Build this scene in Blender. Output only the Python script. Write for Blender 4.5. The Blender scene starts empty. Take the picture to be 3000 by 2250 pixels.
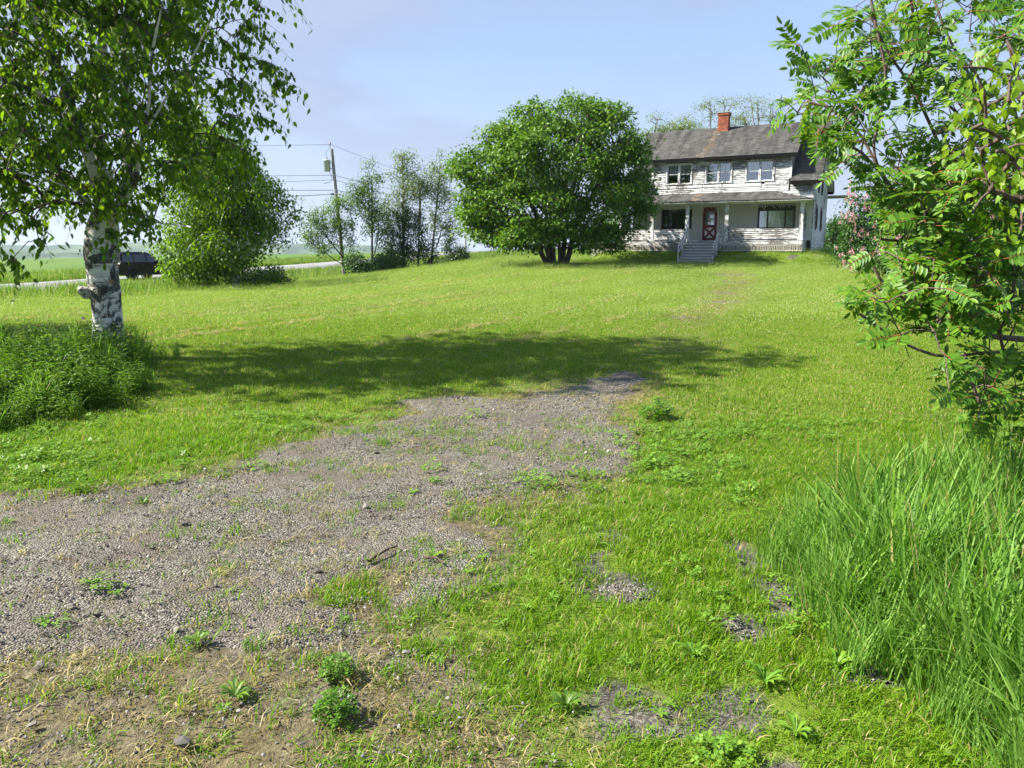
import bpy, bmesh, math, random
import numpy as np
from mathutils import Vector, Matrix

rnd = random.Random(7)
R = np.random.RandomState(11)
sc = bpy.context.scene
col = sc.collection

# ------------------------------------------------------------------ camera
FPX = 2254.0                      # focal length in pixels of a 3000 px wide frame
PITCH = math.atan(385 / FPX)
EYE = 1.6
cam = bpy.data.cameras.new('camera')
cam.sensor_width = 36.0
cam.lens = 36.0 * FPX / 3000.0
cam.clip_start = 0.05
cam.clip_end = 12000
cam_ob = bpy.data.objects.new('camera', cam)
cam_ob.location = (0, 0, EYE)
cam_ob.rotation_euler = (math.pi / 2 - PITCH, 0, 0)
col.objects.link(cam_ob)
sc.camera = cam_ob

# ------------------------------------------------------------------ light
SUN_EL = math.radians(43)
SUN_FROM = Vector((-math.cos(SUN_EL) * 0.9986, -math.cos(SUN_EL) * 0.052, math.sin(SUN_EL)))
world = bpy.data.worlds.new('World')
sc.world = world
world.use_nodes = True
wt = world.node_tree
wt.nodes.clear()


def nd(nt, t, ins=None, **kw):
    n = nt.nodes.new(t)
    for k, v in kw.items():
        setattr(n, k, v)
    for k, v in (ins or {}).items():
        s = n.inputs[k]
        if isinstance(v, bpy.types.NodeSocket):
            nt.links.new(v, s)
        else:
            s.default_value = v
    return n


def ramp(nt, fac, stops, interp='LINEAR'):
    n = nd(nt, 'ShaderNodeValToRGB', {0: fac})
    cr = n.color_ramp
    cr.interpolation = interp
    while len(cr.elements) < len(stops):
        cr.elements.new(0.5)
    for e, (p, c) in zip(cr.elements, stops):
        e.position = p
        if not hasattr(c, '__len__'):
            c = (c, c, c)
        e.color = (c[0], c[1], c[2], 1)
    return n.outputs[0]


def mixc(nt, fac, a, b, blend='MIX'):
    n = nd(nt, 'ShaderNodeMix', data_type='RGBA', blend_type=blend)
    for i, v in ((0, fac), (6, a), (7, b)):
        if isinstance(v, bpy.types.NodeSocket):
            nt.links.new(v, n.inputs[i])
        else:
            n.inputs[i].default_value = v if i == 0 else (v[0], v[1], v[2], 1)
    return n.outputs[2]


def math_(nt, op, a, b=0.0, c=0.0):
    n = nd(nt, 'ShaderNodeMath', {0: a, 1: b, 2: c}, operation=op)
    return n.outputs[0]


def noise(nt, vec, scale, detail=3, rough=0.55, dist=0.0, out=0):
    return nd(nt, 'ShaderNodeTexNoise', {'Vector': vec, 'Scale': scale, 'Detail': detail,
                                         'Roughness': rough, 'Distortion': dist}).outputs[out]


sky = nd(wt, 'ShaderNodeTexSky', sky_type='NISHITA')
sky.sun_disc = False
sky.sun_elevation = SUN_EL
sky.sun_rotation = math.atan2(SUN_FROM.x, SUN_FROM.y)
sky.air_density = 1.15
sky.dust_density = 0.6
sky.ozone_density = 1.5
tc = nd(wt, 'ShaderNodeTexCoord')
# thin high cirrus: long soft streaks over the whole dome
mp = nd(wt, 'ShaderNodeMapping', {0: tc.outputs['Generated'], 'Location': (1.3, 0.2, 0.0), 'Rotation': (0.0, -0.42, 0.0), 'Scale': (1.1, 1.1, 4.2)})
cl = noise(wt, mp.outputs[0], 1.25, 5, 0.52, 0.6)
clf = ramp(wt, cl, [(0.38, 0.0), (0.62, 1.0)], 'EASE')
# the veil of thin haze and cirrus is thickest towards the horizon
up_ = nd(wt, 'ShaderNodeSeparateXYZ', {0: tc.outputs['Generated']}).outputs[2]
veil = ramp(wt, up_, [(0.0, 0.94), (0.12, 0.88), (0.33, 0.74), (0.7, 0.34), (1.0, 0.24)])
clf2 = math_(wt, 'MINIMUM', math_(wt, 'MULTIPLY', math_(wt, 'MULTIPLY_ADD', clf, 0.30, 1.0), veil), 0.96)
vgrad = ramp(wt, up_, [(0.0, (1.50, 1.74, 2.22)), (0.10, (1.30, 1.57, 2.15)), (0.24, (0.92, 1.26, 2.05)), (0.36, (0.70, 1.05, 1.90)), (1.0, (0.5, 0.85, 1.7))])
veilc = mixc(wt, math_(wt, 'MULTIPLY', clf, 0.75), vgrad, (1.44, 1.66, 2.14))
skyc = mixc(wt, clf2, sky.outputs[0], veilc)
bg = nd(wt, 'ShaderNodeBackground', {'Color': skyc, 'Strength': 0.12})
wo = nd(wt, 'ShaderNodeOutputWorld', {0: bg.outputs[0]})

sun_d = bpy.data.lights.new('sun', 'SUN')
sun_d.energy = 5.0
sun_d.angle = math.radians(0.55)
sun_d.color = (1.0, 0.935, 0.82)
sun = bpy.data.objects.new('sun', sun_d)
sun.rotation_euler = (-SUN_FROM).to_track_quat('-Z', 'Y').to_euler()
sun.location = (-30, 0, 40)
col.objects.link(sun)

sc.view_settings.view_transform = 'Standard'
sc.view_settings.look = 'None'
sc.view_settings.gamma = 1
sc.view_settings.use_curve_mapping = False
sc.view_settings.exposure = 1.70
sc.cycles.max_bounces = 4
sc.cycles.diffuse_bounces = 2
sc.cycles.glossy_bounces = 2
sc.cycles.transmission_bounces = 3
sc.cycles.transparent_max_bounces = 6
sc.cycles.volume_bounces = 0
sc.cycles.use_denoising = True
sc.cycles.sample_clamp_indirect = 6.0

# ------------------------------------------------------------------ helpers
def ray(px, py):
    x = (px - 1500) / FPX
    y = -(py - 1125) / FPX
    c, s = math.cos(PITCH), math.sin(PITCH)
    return np.array([x, c + y * s, -s + y * c])


def at(px, py, Y):
    """world point at depth Y seen at that place of the photograph"""
    r = ray(px, py)
    return np.array([0, 0, EYE]) + r * (Y / r[1])


def S(t):
    t = np.clip(t, 0, 1)
    return t * t * (3 - 2 * t)


def vhash(ix, iy, seed):
    h = (ix.astype(np.int64) * 374761393 + iy.astype(np.int64) * 668265263 + seed * 1442695041) & 0x7fffffff
    h = ((h ^ (h >> 13)) * 1274126177) & 0x7fffffff
    return ((h ^ (h >> 16)) & 0xffff) / 65535.0


def vnoise(x, y, seed=0):
    x = np.asarray(x, float); y = np.asarray(y, float)
    ix = np.floor(x); iy = np.floor(y)
    fx = S(x - ix); fy = S(y - iy)
    a = vhash(ix, iy, seed); b = vhash(ix + 1, iy, seed)
    c = vhash(ix, iy + 1, seed); d = vhash(ix + 1, iy + 1, seed)
    return (a * (1 - fx) + b * fx) * (1 - fy) + (c * (1 - fx) + d * fx) * fy


def fbm(x, y, seed=0, o=3):
    s = 0; a = 0.5; n = 0
    for i in range(o):
        s = s + a * vnoise(x * 2 ** i, y * 2 ** i, seed + i * 17); n += a; a *= .5
    return s / n


def mesh_np(name, V, F, smooth=False):
    V = np.asarray(V, np.float32).reshape(-1, 3); F = np.asarray(F, np.int32)
    me = bpy.data.meshes.new(name)
    me.vertices.add(len(V)); me.vertices.foreach_set('co', V.ravel())
    k = F.shape[1]
    me.loops.add(F.size); me.loops.foreach_set('vertex_index', F.ravel())
    me.polygons.add(len(F)); me.polygons.foreach_set('loop_start', np.arange(0, F.size, k, dtype=np.int32))
    if smooth:
        me.polygons.foreach_set('use_smooth', np.ones(len(F), bool))
    me.update(calc_edges=True)
    return me


def link(name, me, mat=None, parent=None):
    o = bpy.data.objects.new(name, me)
    col.objects.link(o)
    if parent is not None:
        o.parent = parent
    if mat is not None and me is not None and len(me.materials) == 0:
        me.materials.append(mat)
    return o


def tag(o, label=None, cat=None, group=None, kind=None):
    for k, v in (('label', label), ('category', cat), ('group', group), ('kind', kind)):
        if v:
            o[k] = v
    return o


def empty(name, loc=(0, 0, 0), rz=0.0):
    o = bpy.data.objects.new(name, None)
    o.location = loc; o.rotation_euler = (0, 0, rz)
    o.empty_display_size = 0.2
    col.objects.link(o)
    return o


class MB:
    """collects boxes / prisms / tubes in a mesh"""
    def __init__(s):
        s.v = []; s.f = []

    def quad(s, a, b, c, d):
        i = len(s.v); s.v += [a, b, c, d]; s.f.append((i, i + 1, i + 2, i + 3)); return s

    def tri(s, a, b, c):
        i = len(s.v); s.v += [a, b, c]; s.f.append((i, i + 1, i + 2)); return s

    def box(s, x0, x1, y0, y1, z0, z1):
        i = len(s.v)
        s.v += [(x0, y0, z0), (x1, y0, z0), (x1, y1, z0), (x0, y1, z0), (x0, y0, z1), (x1, y0, z1), (x1, y1, z1), (x0, y1, z1)]
        s.f += [(i, i + 3, i + 2, i + 1), (i + 4, i + 5, i + 6, i + 7), (i, i + 1, i + 5, i + 4), (i + 1, i + 2, i + 6, i + 5), (i + 2, i + 3, i + 7, i + 6), (i + 3, i, i + 4, i + 7)]
        return s

    def prism(s, poly, u0, u1, axis=0):
        """poly in the other two axes, extruded along axis"""
        i = len(s.v); n = len(poly)
        def mk(u, p):
            if axis == 0: return (u, p[0], p[1])
            if axis == 1: return (p[0], u, p[1])
            return (p[0], p[1], u)
        s.v += [mk(u0, p) for p in poly] + [mk(u1, p) for p in poly]
        s.f.append(tuple(range(i, i + n))[::-1]); s.f.append(tuple(range(i + n, i + 2 * n)))
        for k in range(n):
            s.f.append((i + k, i + (k + 1) % n, i + n + (k + 1) % n, i + n + k))
        return s

    def bar(s, a, b, w, h=None):
        """square bar from a to b"""
        h = h or w
        a = Vector(a); b = Vector(b); d = (b - a).normalized()
        up = Vector((0, 0, 1)) if abs(d.z) < 0.95 else Vector((0, 1, 0))
        x = d.cross(up).normalized() * w / 2; y = x.cross(d).normalized() * h / 2
        i = len(s.v)
        for p in (a, b):
            s.v += [tuple(p - x - y), tuple(p + x - y), tuple(p + x + y), tuple(p - x + y)]
        s.f += [(i, i + 1, i + 2, i + 3), (i + 7, i + 6, i + 5, i + 4)]
        for k in range(4):
            s.f.append((i + k, i + 4 + k, i + 4 + (k + 1) % 4, i + (k + 1) % 4))
        return s

    def tube(s, pts, rad, n=8):
        V, F = tube_np(pts, rad, n)
        i = len(s.v)
        s.v += [tuple(p) for p in V]; s.f += [tuple(int(q) + i for q in f) for f in F]
        return s

    def lathe(s, prof, c=(0, 0, 0), n=16, axis=2):
        i = len(s.v); m = len(prof)
        for k in range(n):
            a = 2 * math.pi * k / n
            for r, z in prof:
                x, y = r * math.cos(a), r * math.sin(a)
                p = (x, y, z) if axis == 2 else ((x, z, y) if axis == 1 else (z, x, y))
                s.v.append((p[0] + c[0], p[1] + c[1], p[2] + c[2]))
        for k in range(n):
            for j in range(m - 1):
                a = i + k * m + j; b = i + ((k + 1) % n) * m + j
                s.f.append((a, b, b + 1, a + 1))
        return s

    def build(s, name, mat, parent=None, smooth=False):
        me = bpy.data.meshes.new(name)
        me.from_pydata(s.v, [], s.f)
        bm = bmesh.new(); bm.from_mesh(me)
        bmesh.ops.recalc_face_normals(bm, faces=bm.faces)
        bm.to_mesh(me); bm.free()
        if smooth:
            for p in me.polygons: p.use_smooth = True
        return link(name, me, mat, parent)


def tube_np(pts, rad, n=8):
    P = np.asarray(pts, float); m = len(P)
    rad = np.broadcast_to(np.asarray(rad, float), (m,))
    T = np.gradient(P, axis=0); T /= np.linalg.norm(T, axis=1)[:, None] + 1e-9
    ref = np.array([0, 0, 1.0]) if abs(T[0, 2]) < .9 else np.array([1.0, 0, 0])
    V = []
    x = np.cross(T[0], ref); x /= np.linalg.norm(x)
    for i in range(m):
        x = x - T[i] * (x @ T[i]); x /= np.linalg.norm(x) + 1e-9
        y = np.cross(T[i], x)
        a = np.arange(n) * 2 * math.pi / n
        V.append(P[i] + rad[i] * (np.cos(a)[:, None] * x + np.sin(a)[:, None] * y))
    V = np.concatenate(V)
    F = []
    for i in range(m - 1):
        for k in range(n):
            F.append((i * n + k, i * n + (k + 1) % n, (i + 1) * n + (k + 1) % n, (i + 1) * n + k))
    return V, np.array(F)


def spline(pts, n):
    """Catmull-Rom through the points"""
    P = np.asarray(pts, float); P = np.vstack([2 * P[0] - P[1], P, 2 * P[-1] - P[-2]])
    m = len(P) - 3; out = []
    for q in np.linspace(0, m - 1e-6, n):
        i = int(q); t = q - i; a, b, c, d = P[i:i + 4]
        out.append(.5 * ((2 * b) + (c - a) * t + (2 * a - 5 * b + 4 * c - d) * t * t + (3 * b - a - 3 * c + d) * t ** 3))
    return np.array(out)

# ------------------------------------------------------------------ materials
def newmat(name):
    m = bpy.data.materials.new(name); m.use_nodes = True
    nt = m.node_tree; nt.nodes.clear()
    return m, nt


def surf(nt, sh, disp=None):
    o = nd(nt, 'ShaderNodeOutputMaterial', {0: sh})
    return o


def bump(nt, h, strength=0.3, dist=0.02):
    return nd(nt, 'ShaderNodeBump', {'Strength': strength, 'Distance': dist, 'Height': h}).outputs[0]


def prin(nt, **k):
    ins = {}
    for a, b in k.items():
        ins[{'color': 'Base Color', 'rough': 'Roughness', 'spec': 'Specular IOR Level', 'metal': 'Metallic', 'normal': 'Normal', 'coat': 'Coat Weight'}[a]] = b
    if isinstance(ins.get('Base Color'), tuple):
        c = ins['Base Color']; ins['Base Color'] = (c[0], c[1], c[2], 1)
    return nd(nt, 'ShaderNodeBsdfPrincipled', ins).outputs[0]


def simple(name, c, rough=0.6, spec=0.4, metal=0.0, var=0.25, scale=6.0, bmp=0.0):
    m, nt = newmat(name)
    t = nd(nt, 'ShaderNodeTexCoord').outputs['Object']
    n = noise(nt, t, scale, 4)
    d = tuple(x * (1 - var) for x in c); l = tuple(min(1, x * (1 + var)) for x in c)
    cc = ramp(nt, n, [(0.3, d), (0.7, l)])
    k = dict(color=cc, rough=rough, spec=spec, metal=metal)
    if bmp:
        k['normal'] = bump(nt, noise(nt, t, scale * 6, 3), bmp, 0.01)
    surf(nt, prin(nt, **k))
    return m


def leafmat(name, dark, mid, light, tcol, transl=0.35, rough=0.42, spec=0.35, inst=True):
    m, nt = newmat(name)
    g = nd(nt, 'ShaderNodeNewGeometry')
    r = g.outputs['Random Per Island']
    oi = nd(nt, 'ShaderNodeObjectInfo').outputs['Random']
    r = math_(nt, 'FRACT', math_(nt, 'ADD', r, oi))
    pn = noise(nt, g.outputs['Position'], 0.9, 2)
    f = math_(nt, 'ADD', math_(nt, 'MULTIPLY', r, 0.62), math_(nt, 'MULTIPLY', pn, 0.38))
    c = ramp(nt, f, [(0.12, dark), (0.5, mid), (0.86, light)])
    p = prin(nt, color=c, rough=rough, spec=spec)
    tc_ = mixc(nt, 1.0, c, tcol, 'MULTIPLY')
    t = nd(nt, 'ShaderNodeBsdfTranslucent', {0: tc_}).outputs[0]
    mx = nd(nt, 'ShaderNodeMixShader', {0: transl, 1: p, 2: t}).outputs[0]
    surf(nt, mx)
    return m


def grassmat(name, dark, mid, light, straw, strawp=0.06, transl=0.4, rough=0.45, patch=0.5, sc_=0.35, tboost=(1.5, 1.7, 0.7)):
    m, nt = newmat(name)
    g = nd(nt, 'ShaderNodeNewGeometry')
    r = g.outputs['Random Per Island']
    oi = nd(nt, 'ShaderNodeObjectInfo').outputs['Random']
    r1 = math_(nt, 'FRACT', math_(nt, 'ADD', r, oi))
    pn = noise(nt, g.outputs['Position'], sc_, 3, 0.6)
    f = math_(nt, 'ADD', math_(nt, 'MULTIPLY', r1, 1 - patch), math_(nt, 'MULTIPLY', pn, patch))
    c = ramp(nt, f, [(0.2, dark), (0.48, mid), (0.8, light)])
    r2 = math_(nt, 'FRACT', math_(nt, 'MULTIPLY_ADD', r, 7.31, oi))
    pn2 = noise(nt, g.outputs['Position'], 1.7, 3, 0.6)
    thr = math_(nt, 'MULTIPLY', pn2, strawp * 2)
    st = math_(nt, 'LESS_THAN', r2, thr)
    c = mixc(nt, st, c, straw)
    p = prin(nt, color=c, rough=rough, spec=0.18)
    t = nd(nt, 'ShaderNodeBsdfTranslucent', {0: mixc(nt, 1.0, c, tboost, 'MULTIPLY')}).outputs[0]
    surf(nt, nd(nt, 'ShaderNodeMixShader', {0: transl, 1: p, 2: t}).outputs[0])
    return m


def paintmat(name, cover, paint=(0.51, 0.515, 0.52), wood=(0.15, 0.141, 0.132), streak=(0.8, 0.8, 5.0), tint=(0.40, 0.385, 0.36)):
    """old house paint flaking off weathered boards; streaks follow the boards"""
    m, nt = newmat(name)
    t = nd(nt, 'ShaderNodeTexCoord').outputs['Object']
    mp = nd(nt, 'ShaderNodeMapping', {0: t, 'Scale': streak}).outputs[0]
    n1 = noise(nt, mp, 3.0, 6, 0.66, 0.25)
    big = noise(nt, t, 0.55, 2, 0.5)
    f = math_(nt, 'ADD', math_(nt, 'MULTIPLY', n1, 0.72), math_(nt, 'MULTIPLY', big, 0.42))
    lo = cover
    mask = ramp(nt, f, [(lo - 0.012, 0.0), (lo + 0.012, 1.0)])
    mpw = nd(nt, 'ShaderNodeMapping', {0: t, 'Scale': (3.0, 3.0, 60.0)}).outputs[0]
    wn = noise(nt, mpw, 1.6, 5, 0.7)
    wc = ramp(nt, wn, [(0.25, tuple(x * 0.5 for x in wood)), (0.55, wood), (0.8, tuple(min(1, x * 1.7) for x in wood))])
    pn = noise(nt, mp, 2.6, 4, 0.6)
    pc = ramp(nt, pn, [(0.3, tint), (0.48, paint), (1.0, paint)])
    c = mixc(nt, mask, pc, wc)
    h = math_(nt, 'ADD', math_(nt, 'MULTIPLY', mask, -1.0), math_(nt, 'MULTIPLY', wn, 0.4))
    surf(nt, prin(nt, color=c, rough=0.62, spec=0.3, normal=bump(nt, h, 0.5, 0.004)))
    return m


M = {}
M['paint_dormer'] = paintmat('peeling_paint_heavy', 0.575)
M['paint_rail'] = paintmat('peeling_paint_rail', 0.58)
M['paint_side'] = paintmat('peeling_paint_side', 0.63, paint=(0.56, 0.58, 0.60))
M['paint_sound'] = paintmat('sheltered_paint', 0.90, paint=(0.56, 0.555, 0.515), tint=(0.50, 0.50, 0.46))
M['paint_trim'] = paintmat('trim_paint', 0.62, streak=(6.0, 6.0, 1.2))
M['paint_step'] = paintmat('step_paint', 0.60, streak=(1.0, 6.0, 6.0))
M['paint_post'] = paintmat('post_paint', 0.60, paint=(0.56, 0.57, 0.58), streak=(6.0, 6.0, 1.4))
M['slat_wood'] = paintmat('slat_wood', 0.50, streak=(5.0, 5.0, 1.5), paint=(0.62, 0.60, 0.55), wood=(0.30, 0.275, 0.24))
M['grey_wood'] = paintmat('grey_wood', 0.36, wood=(0.22, 0.205, 0.19))
M['black_trim_eave_shade'] = simple('black_trim_eave_shade', (0.008, 0.008, 0.008), 0.9, 0.05)
M['dark_frame'] = simple('dark_frame', (0.022, 0.017, 0.015), 0.45, 0.4)
M['door_red'] = simple('door_red', (0.115, 0.010, 0.012), 0.45, 0.4, var=0.18)
M['door_white'] = simple('door_panel', (0.62, 0.55, 0.55), 0.5, 0.4, var=0.06)
M['curtain'] = simple('curtain_cloth', (0.55, 0.57, 0.56), 0.9, 0.1, var=0.10, scale=9)
M['blind'] = simple('window_blind', (0.50, 0.47, 0.36), 0.9, 0.1, var=0.05)
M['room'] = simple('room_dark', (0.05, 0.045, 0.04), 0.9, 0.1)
M['wire'] = simple('black_wire', (0.03, 0.03, 0.035), 0.6, 0.3)
M['metal'] = simple('galvanised_metal', (0.42, 0.47, 0.50), 0.45, 0.5, 0.4, var=0.12)
M['ceramic'] = simple('ceramic', (0.28, 0.24, 0.22), 0.3, 0.5)
M['lights'] = simple('icicle_lights', (0.62, 0.60, 0.52), 0.4, 0.5)
M['concrete'] = simple('concrete', (0.30, 0.29, 0.27), 0.85, 0.2, var=0.3, scale=3, bmp=0.3)
M['mortar'] = simple('mortar', (0.36, 0.31, 0.27), 0.9, 0.2)
m, nt = newmat('brick')
_r = nd(nt, 'ShaderNodeObjectInfo').outputs['Random']
_t = nd(nt, 'ShaderNodeTexCoord').outputs['Object']
_c = ramp(nt, _r, [(0.0, (0.13, 0.032, 0.018)), (0.5, (0.27, 0.072, 0.032)), (1.0, (0.38, 0.14, 0.07))])
_c = mixc(nt, math_(nt, 'MULTIPLY', noise(nt, _t, 22, 3), 0.35), _c, (0.22, 0.12, 0.08))
surf(nt, prin(nt, color=_c, rough=0.85, spec=0.2, normal=bump(nt, noise(nt, _t, 60, 3), 0.4, 0.006)))
M['brick'] = m
M['flash'] = simple('chimney_flashing', (0.46, 0.44, 0.42), 0.7, 0.3)
M['tyre'] = simple('tyre_rubber', (0.012, 0.012, 0.012), 0.75, 0.2)
M['rim'] = simple('dark_rim', (0.02, 0.02, 0.022), 0.4, 0.5, 0.5)
M['car_paint'] = simple('black_car_paint', (0.004, 0.004, 0.006), 0.25, 0.22, var=0.05)
M['car_trim'] = simple('car_trim', (0.02, 0.02, 0.02), 0.6, 0.3)
M['tail'] = simple('tail_lamp', (0.22, 0.008, 0.008), 0.2, 0.5)
M['headlamp'] = simple('head_lamp', (0.5, 0.52, 0.55), 0.15, 0.5)
M['pole'] = simple('weathered_pole', (0.24, 0.215, 0.19), 0.8, 0.2, var=0.3, scale=3, bmp=0.3)

m, nt = newmat('window_glass')
fr = nd(nt, 'ShaderNodeFresnel', {'IOR': 1.5}).outputs[0]
fr = math_(nt, 'MINIMUM', math_(nt, 'MULTIPLY_ADD', fr, 1.3, 0.16), 0.8)
tp = nd(nt, 'ShaderNodeBsdfTransparent', {0: (0.86, 0.9, 0.92, 1)}).outputs[0]
nrm = bump(nt, noise(nt, nd(nt, 'ShaderNodeTexCoord').outputs['Object'], 3.0, 2), 0.06, 0.05)
gl = nd(nt, 'ShaderNodeBsdfGlossy', {0: (0.95, 0.97, 1, 1), 'Roughness': 0.01, 'Normal': nrm}).outputs[0]
surf(nt, nd(nt, 'ShaderNodeMixShader', {0: fr, 1: tp, 2: gl}).outputs[0])
M['glass'] = m
m, nt = newmat('car_glass')
surf(nt, prin(nt, color=(0.012, 0.015, 0.017), rough=0.03, spec=0.8))
M['car_glass'] = m

# shingles: grey, mossy, some missing their grit
m, nt = newmat('roof_shingle')
t = nd(nt, 'ShaderNodeTexCoord').outputs['Object']
g = nd(nt, 'ShaderNodeNewGeometry')
r = g.outputs['Random Per Island']
n1 = noise(nt, t, 0.7, 4, 0.6)
mp = nd(nt, 'ShaderNodeMapping', {0: t, 'Scale': (2.2, 0.35, 0.35)}).outputs[0]
n2 = noise(nt, mp, 1.2, 4, 0.65)
f = math_(nt, 'ADD', math_(nt, 'MULTIPLY', n2, 0.72), math_(nt, 'MULTIPLY', r, 0.16))
f = math_(nt, 'ADD', f, math_(nt, 'MULTIPLY', n1, 0.2))
c = ramp(nt, f, [(0.3, (0.024, 0.024, 0.023)), (0.5, (0.054, 0.053, 0.051)), (0.72, (0.106, 0.103, 0.098))])
# rust-brown bare patch below the chimney and on the porch roof
sep = nd(nt, 'ShaderNodeSeparateXYZ', {0: t})
dx = math_(nt, 'ABSOLUTE', math_(nt, 'SUBTRACT', sep.outputs[0], -0.15))
pm = math_(nt, 'SUBTRACT', 1.0, math_(nt, 'MULTIPLY', dx, 0.75))
pm = math_(nt, 'MULTIPLY', math_(nt, 'MAXIMUM', pm, 0.0), noise(nt, t, 2.3, 4, 0.7))
pmr = ramp(nt, pm, [(0.36, 0.0), (0.55, 1.0)])
c = mixc(nt, math_(nt, 'MULTIPLY', pmr, 0.75), c, (0.13, 0.09, 0.05))
fl = math_(nt, 'GREATER_THAN', math_(nt, 'MULTIPLY', math_(nt, 'FRACT', math_(nt, 'MULTIPLY', r, 13.7)), math_(nt, 'MULTIPLY_ADD', pmr, 0.14, 0.895)), 0.90)
c = mixc(nt, fl, c, (0.17, 0.145, 0.12))
surf(nt, prin(nt, color=c, rough=0.92, spec=0.15, normal=bump(nt, noise(nt, t, 60, 3), 0.4, 0.004)))
M['shingle'] = m

# bark
def barkmat(name, base, dark, scale=(9, 9, 2.5), thr=(0.48, 0.60), extra=None):
    m, nt = newmat(name)
    t = nd(nt, 'ShaderNodeTexCoord').outputs['Object']
    mp = nd(nt, 'ShaderNodeMapping', {0: t, 'Scale': scale}).outputs[0]
    n1 = noise(nt, mp, 1.0, 6, 0.7, 0.4)
    c = ramp(nt, n1, [(thr[0], base), (thr[1], dark)])
    n2 = noise(nt, t, 2.1, 3, 0.6)
    c = mixc(nt, math_(nt, 'MULTIPLY', n2, 0.35), c, extra or dark)
    surf(nt, prin(nt, color=c, rough=0.8, spec=0.25, normal=bump(nt, math_(nt, 'MULTIPLY', n1, -1), 0.7, 0.03)))
    return m


# white birch bark: paper-white with horizontal lenticels, peeled scrolls and big black scars
m, nt = newmat('birch_bark')
t = nd(nt, 'ShaderNodeTexCoord').outputs['Object']
mp = nd(nt, 'ShaderNodeMapping', {0: t, 'Scale': (2.4, 2.4, 30)}).outputs[0]
n1 = noise(nt, mp, 1.0, 5, 0.7, 0.25)
c = ramp(nt, n1, [(0.36, (0.13, 0.105, 0.085)), (0.43, (0.52, 0.50, 0.46)), (0.6, (0.66, 0.65, 0.62))])
n2 = noise(nt, t, 2.3, 6, 0.7, 0.6)
mk = ramp(nt, n2, [(0.49, 0.0), (0.53, 1.0)])
crk = noise(nt, nd(nt, 'ShaderNodeMapping', {0: t, 'Scale': (26, 26, 15)}).outputs[0], 1.0, 5, 0.75)
dk = ramp(nt, crk, [(0.35, (0.022, 0.021, 0.019)), (0.55, (0.10, 0.098, 0.09)), (0.72, (0.33, 0.33, 0.30))])
c = mixc(nt, mk, c, dk)
n3 = noise(nt, t, 5.0, 3, 0.6)
c = mixc(nt, ramp(nt, n3, [(0.62, 0.0), (0.72, 0.55)]), c, (0.46, 0.25, 0.13))
hh = math_(nt, 'ADD', math_(nt, 'MULTIPLY', mk, crk), math_(nt, 'MULTIPLY', n1, 0.4))
surf(nt, prin(nt, color=c, rough=0.7, spec=0.3, normal=bump(nt, hh, 0.9, 0.04)))
M['birch_bark'] = m
M['stub_bark'] = barkmat('stub_bark', (0.55, 0.52, 0.47), (0.10, 0.085, 0.075), scale=(14, 14, 20))
M['twig'] = barkmat('brown_twig', (0.11, 0.075, 0.055), (0.05, 0.035, 0.028))
M['ash_bark'] = barkmat('mountain_ash_bark', (0.115, 0.075, 0.06), (0.045, 0.032, 0.028), extra=(0.14, 0.125, 0.11))
M['grey_bark'] = barkmat('grey_bark', (0.095, 0.078, 0.066), (0.035, 0.029, 0.025))
M['pale_twig'] = barkmat('pale_twig', (0.24, 0.20, 0.17), (0.10, 0.08, 0.07))

# foliage
M['birch_leaf'] = leafmat('birch_leaf', (0.030, 0.076, 0.007), (0.080, 0.168, 0.012), (0.170, 0.270, 0.019), (1.8, 1.75, 0.5), 0.48, rough=0.42, spec=0.22)
M['ash_leaf'] = leafmat('mountain_ash_leaf', (0.034, 0.095, 0.010), (0.070, 0.170, 0.014), (0.135, 0.245, 0.020), (1.7, 1.6, 0.55), 0.36, rough=0.42, spec=0.22)
M['cherry_leaf'] = leafmat('cherry_leaf', (0.075, 0.155, 0.010), (0.14, 0.245, 0.014), (0.22, 0.315, 0.020), (1.5, 1.45, 0.55), 0.44, spec=0.2)
M['tree_leaf'] = leafmat('dense_tree_leaf', (0.034, 0.088, 0.010), (0.072, 0.165, 0.016), (0.145, 0.250, 0.030), (1.7, 1.65, 0.55), 0.32, rough=0.45, spec=0.22)
M['pale_leaf'] = leafmat('pale_leaf', (0.06, 0.115, 0.018), (0.11, 0.18, 0.03), (0.19, 0.25, 0.06), (1.4, 1.4, 0.6), 0.40)
M['sap_leaf'] = leafmat('sapling_leaf', (0.035, 0.090, 0.012), (0.080, 0.16, 0.02), (0.15, 0.235, 0.035), (1.5, 1.6, 0.6), 0.38)
M['shrub_leaf'] = leafmat('dark_shrub_leaf', (0.016, 0.042, 0.007), (0.032, 0.075, 0.011), (0.062, 0.115, 0.018), (1.4, 1.5, 0.6), 0.25)
M['brown_leaf'] = leafmat('faded_bloom', (0.05, 0.03, 0.026), (0.10, 0.065, 0.055), (0.17, 0.12, 0.11), (1.3, 1.2, 1.0), 0.25)
M['lilac_leaf'] = leafmat('lilac_leaf', (0.018, 0.060, 0.012), (0.038, 0.10, 0.018), (0.075, 0.16, 0.03), (1.5, 1.6, 0.6), 0.3)
M['lilac_bloom'] = leafmat('lilac_bloom', (0.46, 0.17, 0.22), (0.62, 0.30, 0.34), (0.74, 0.48, 0.50), (1.1, 1.0, 1.0), 0.3)
M['cream_bloom'] = leafmat('cream_bloom', (0.55, 0.52, 0.30), (0.66, 0.62, 0.40), (0.72, 0.70, 0.5), (1.0, 1.0, 0.9), 0.3)
M['weed_leaf'] = leafmat('weed_leaf', (0.036, 0.090, 0.010), (0.075, 0.16, 0.014), (0.14, 0.235, 0.022), (1.5, 1.6, 0.6), 0.36)
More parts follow.
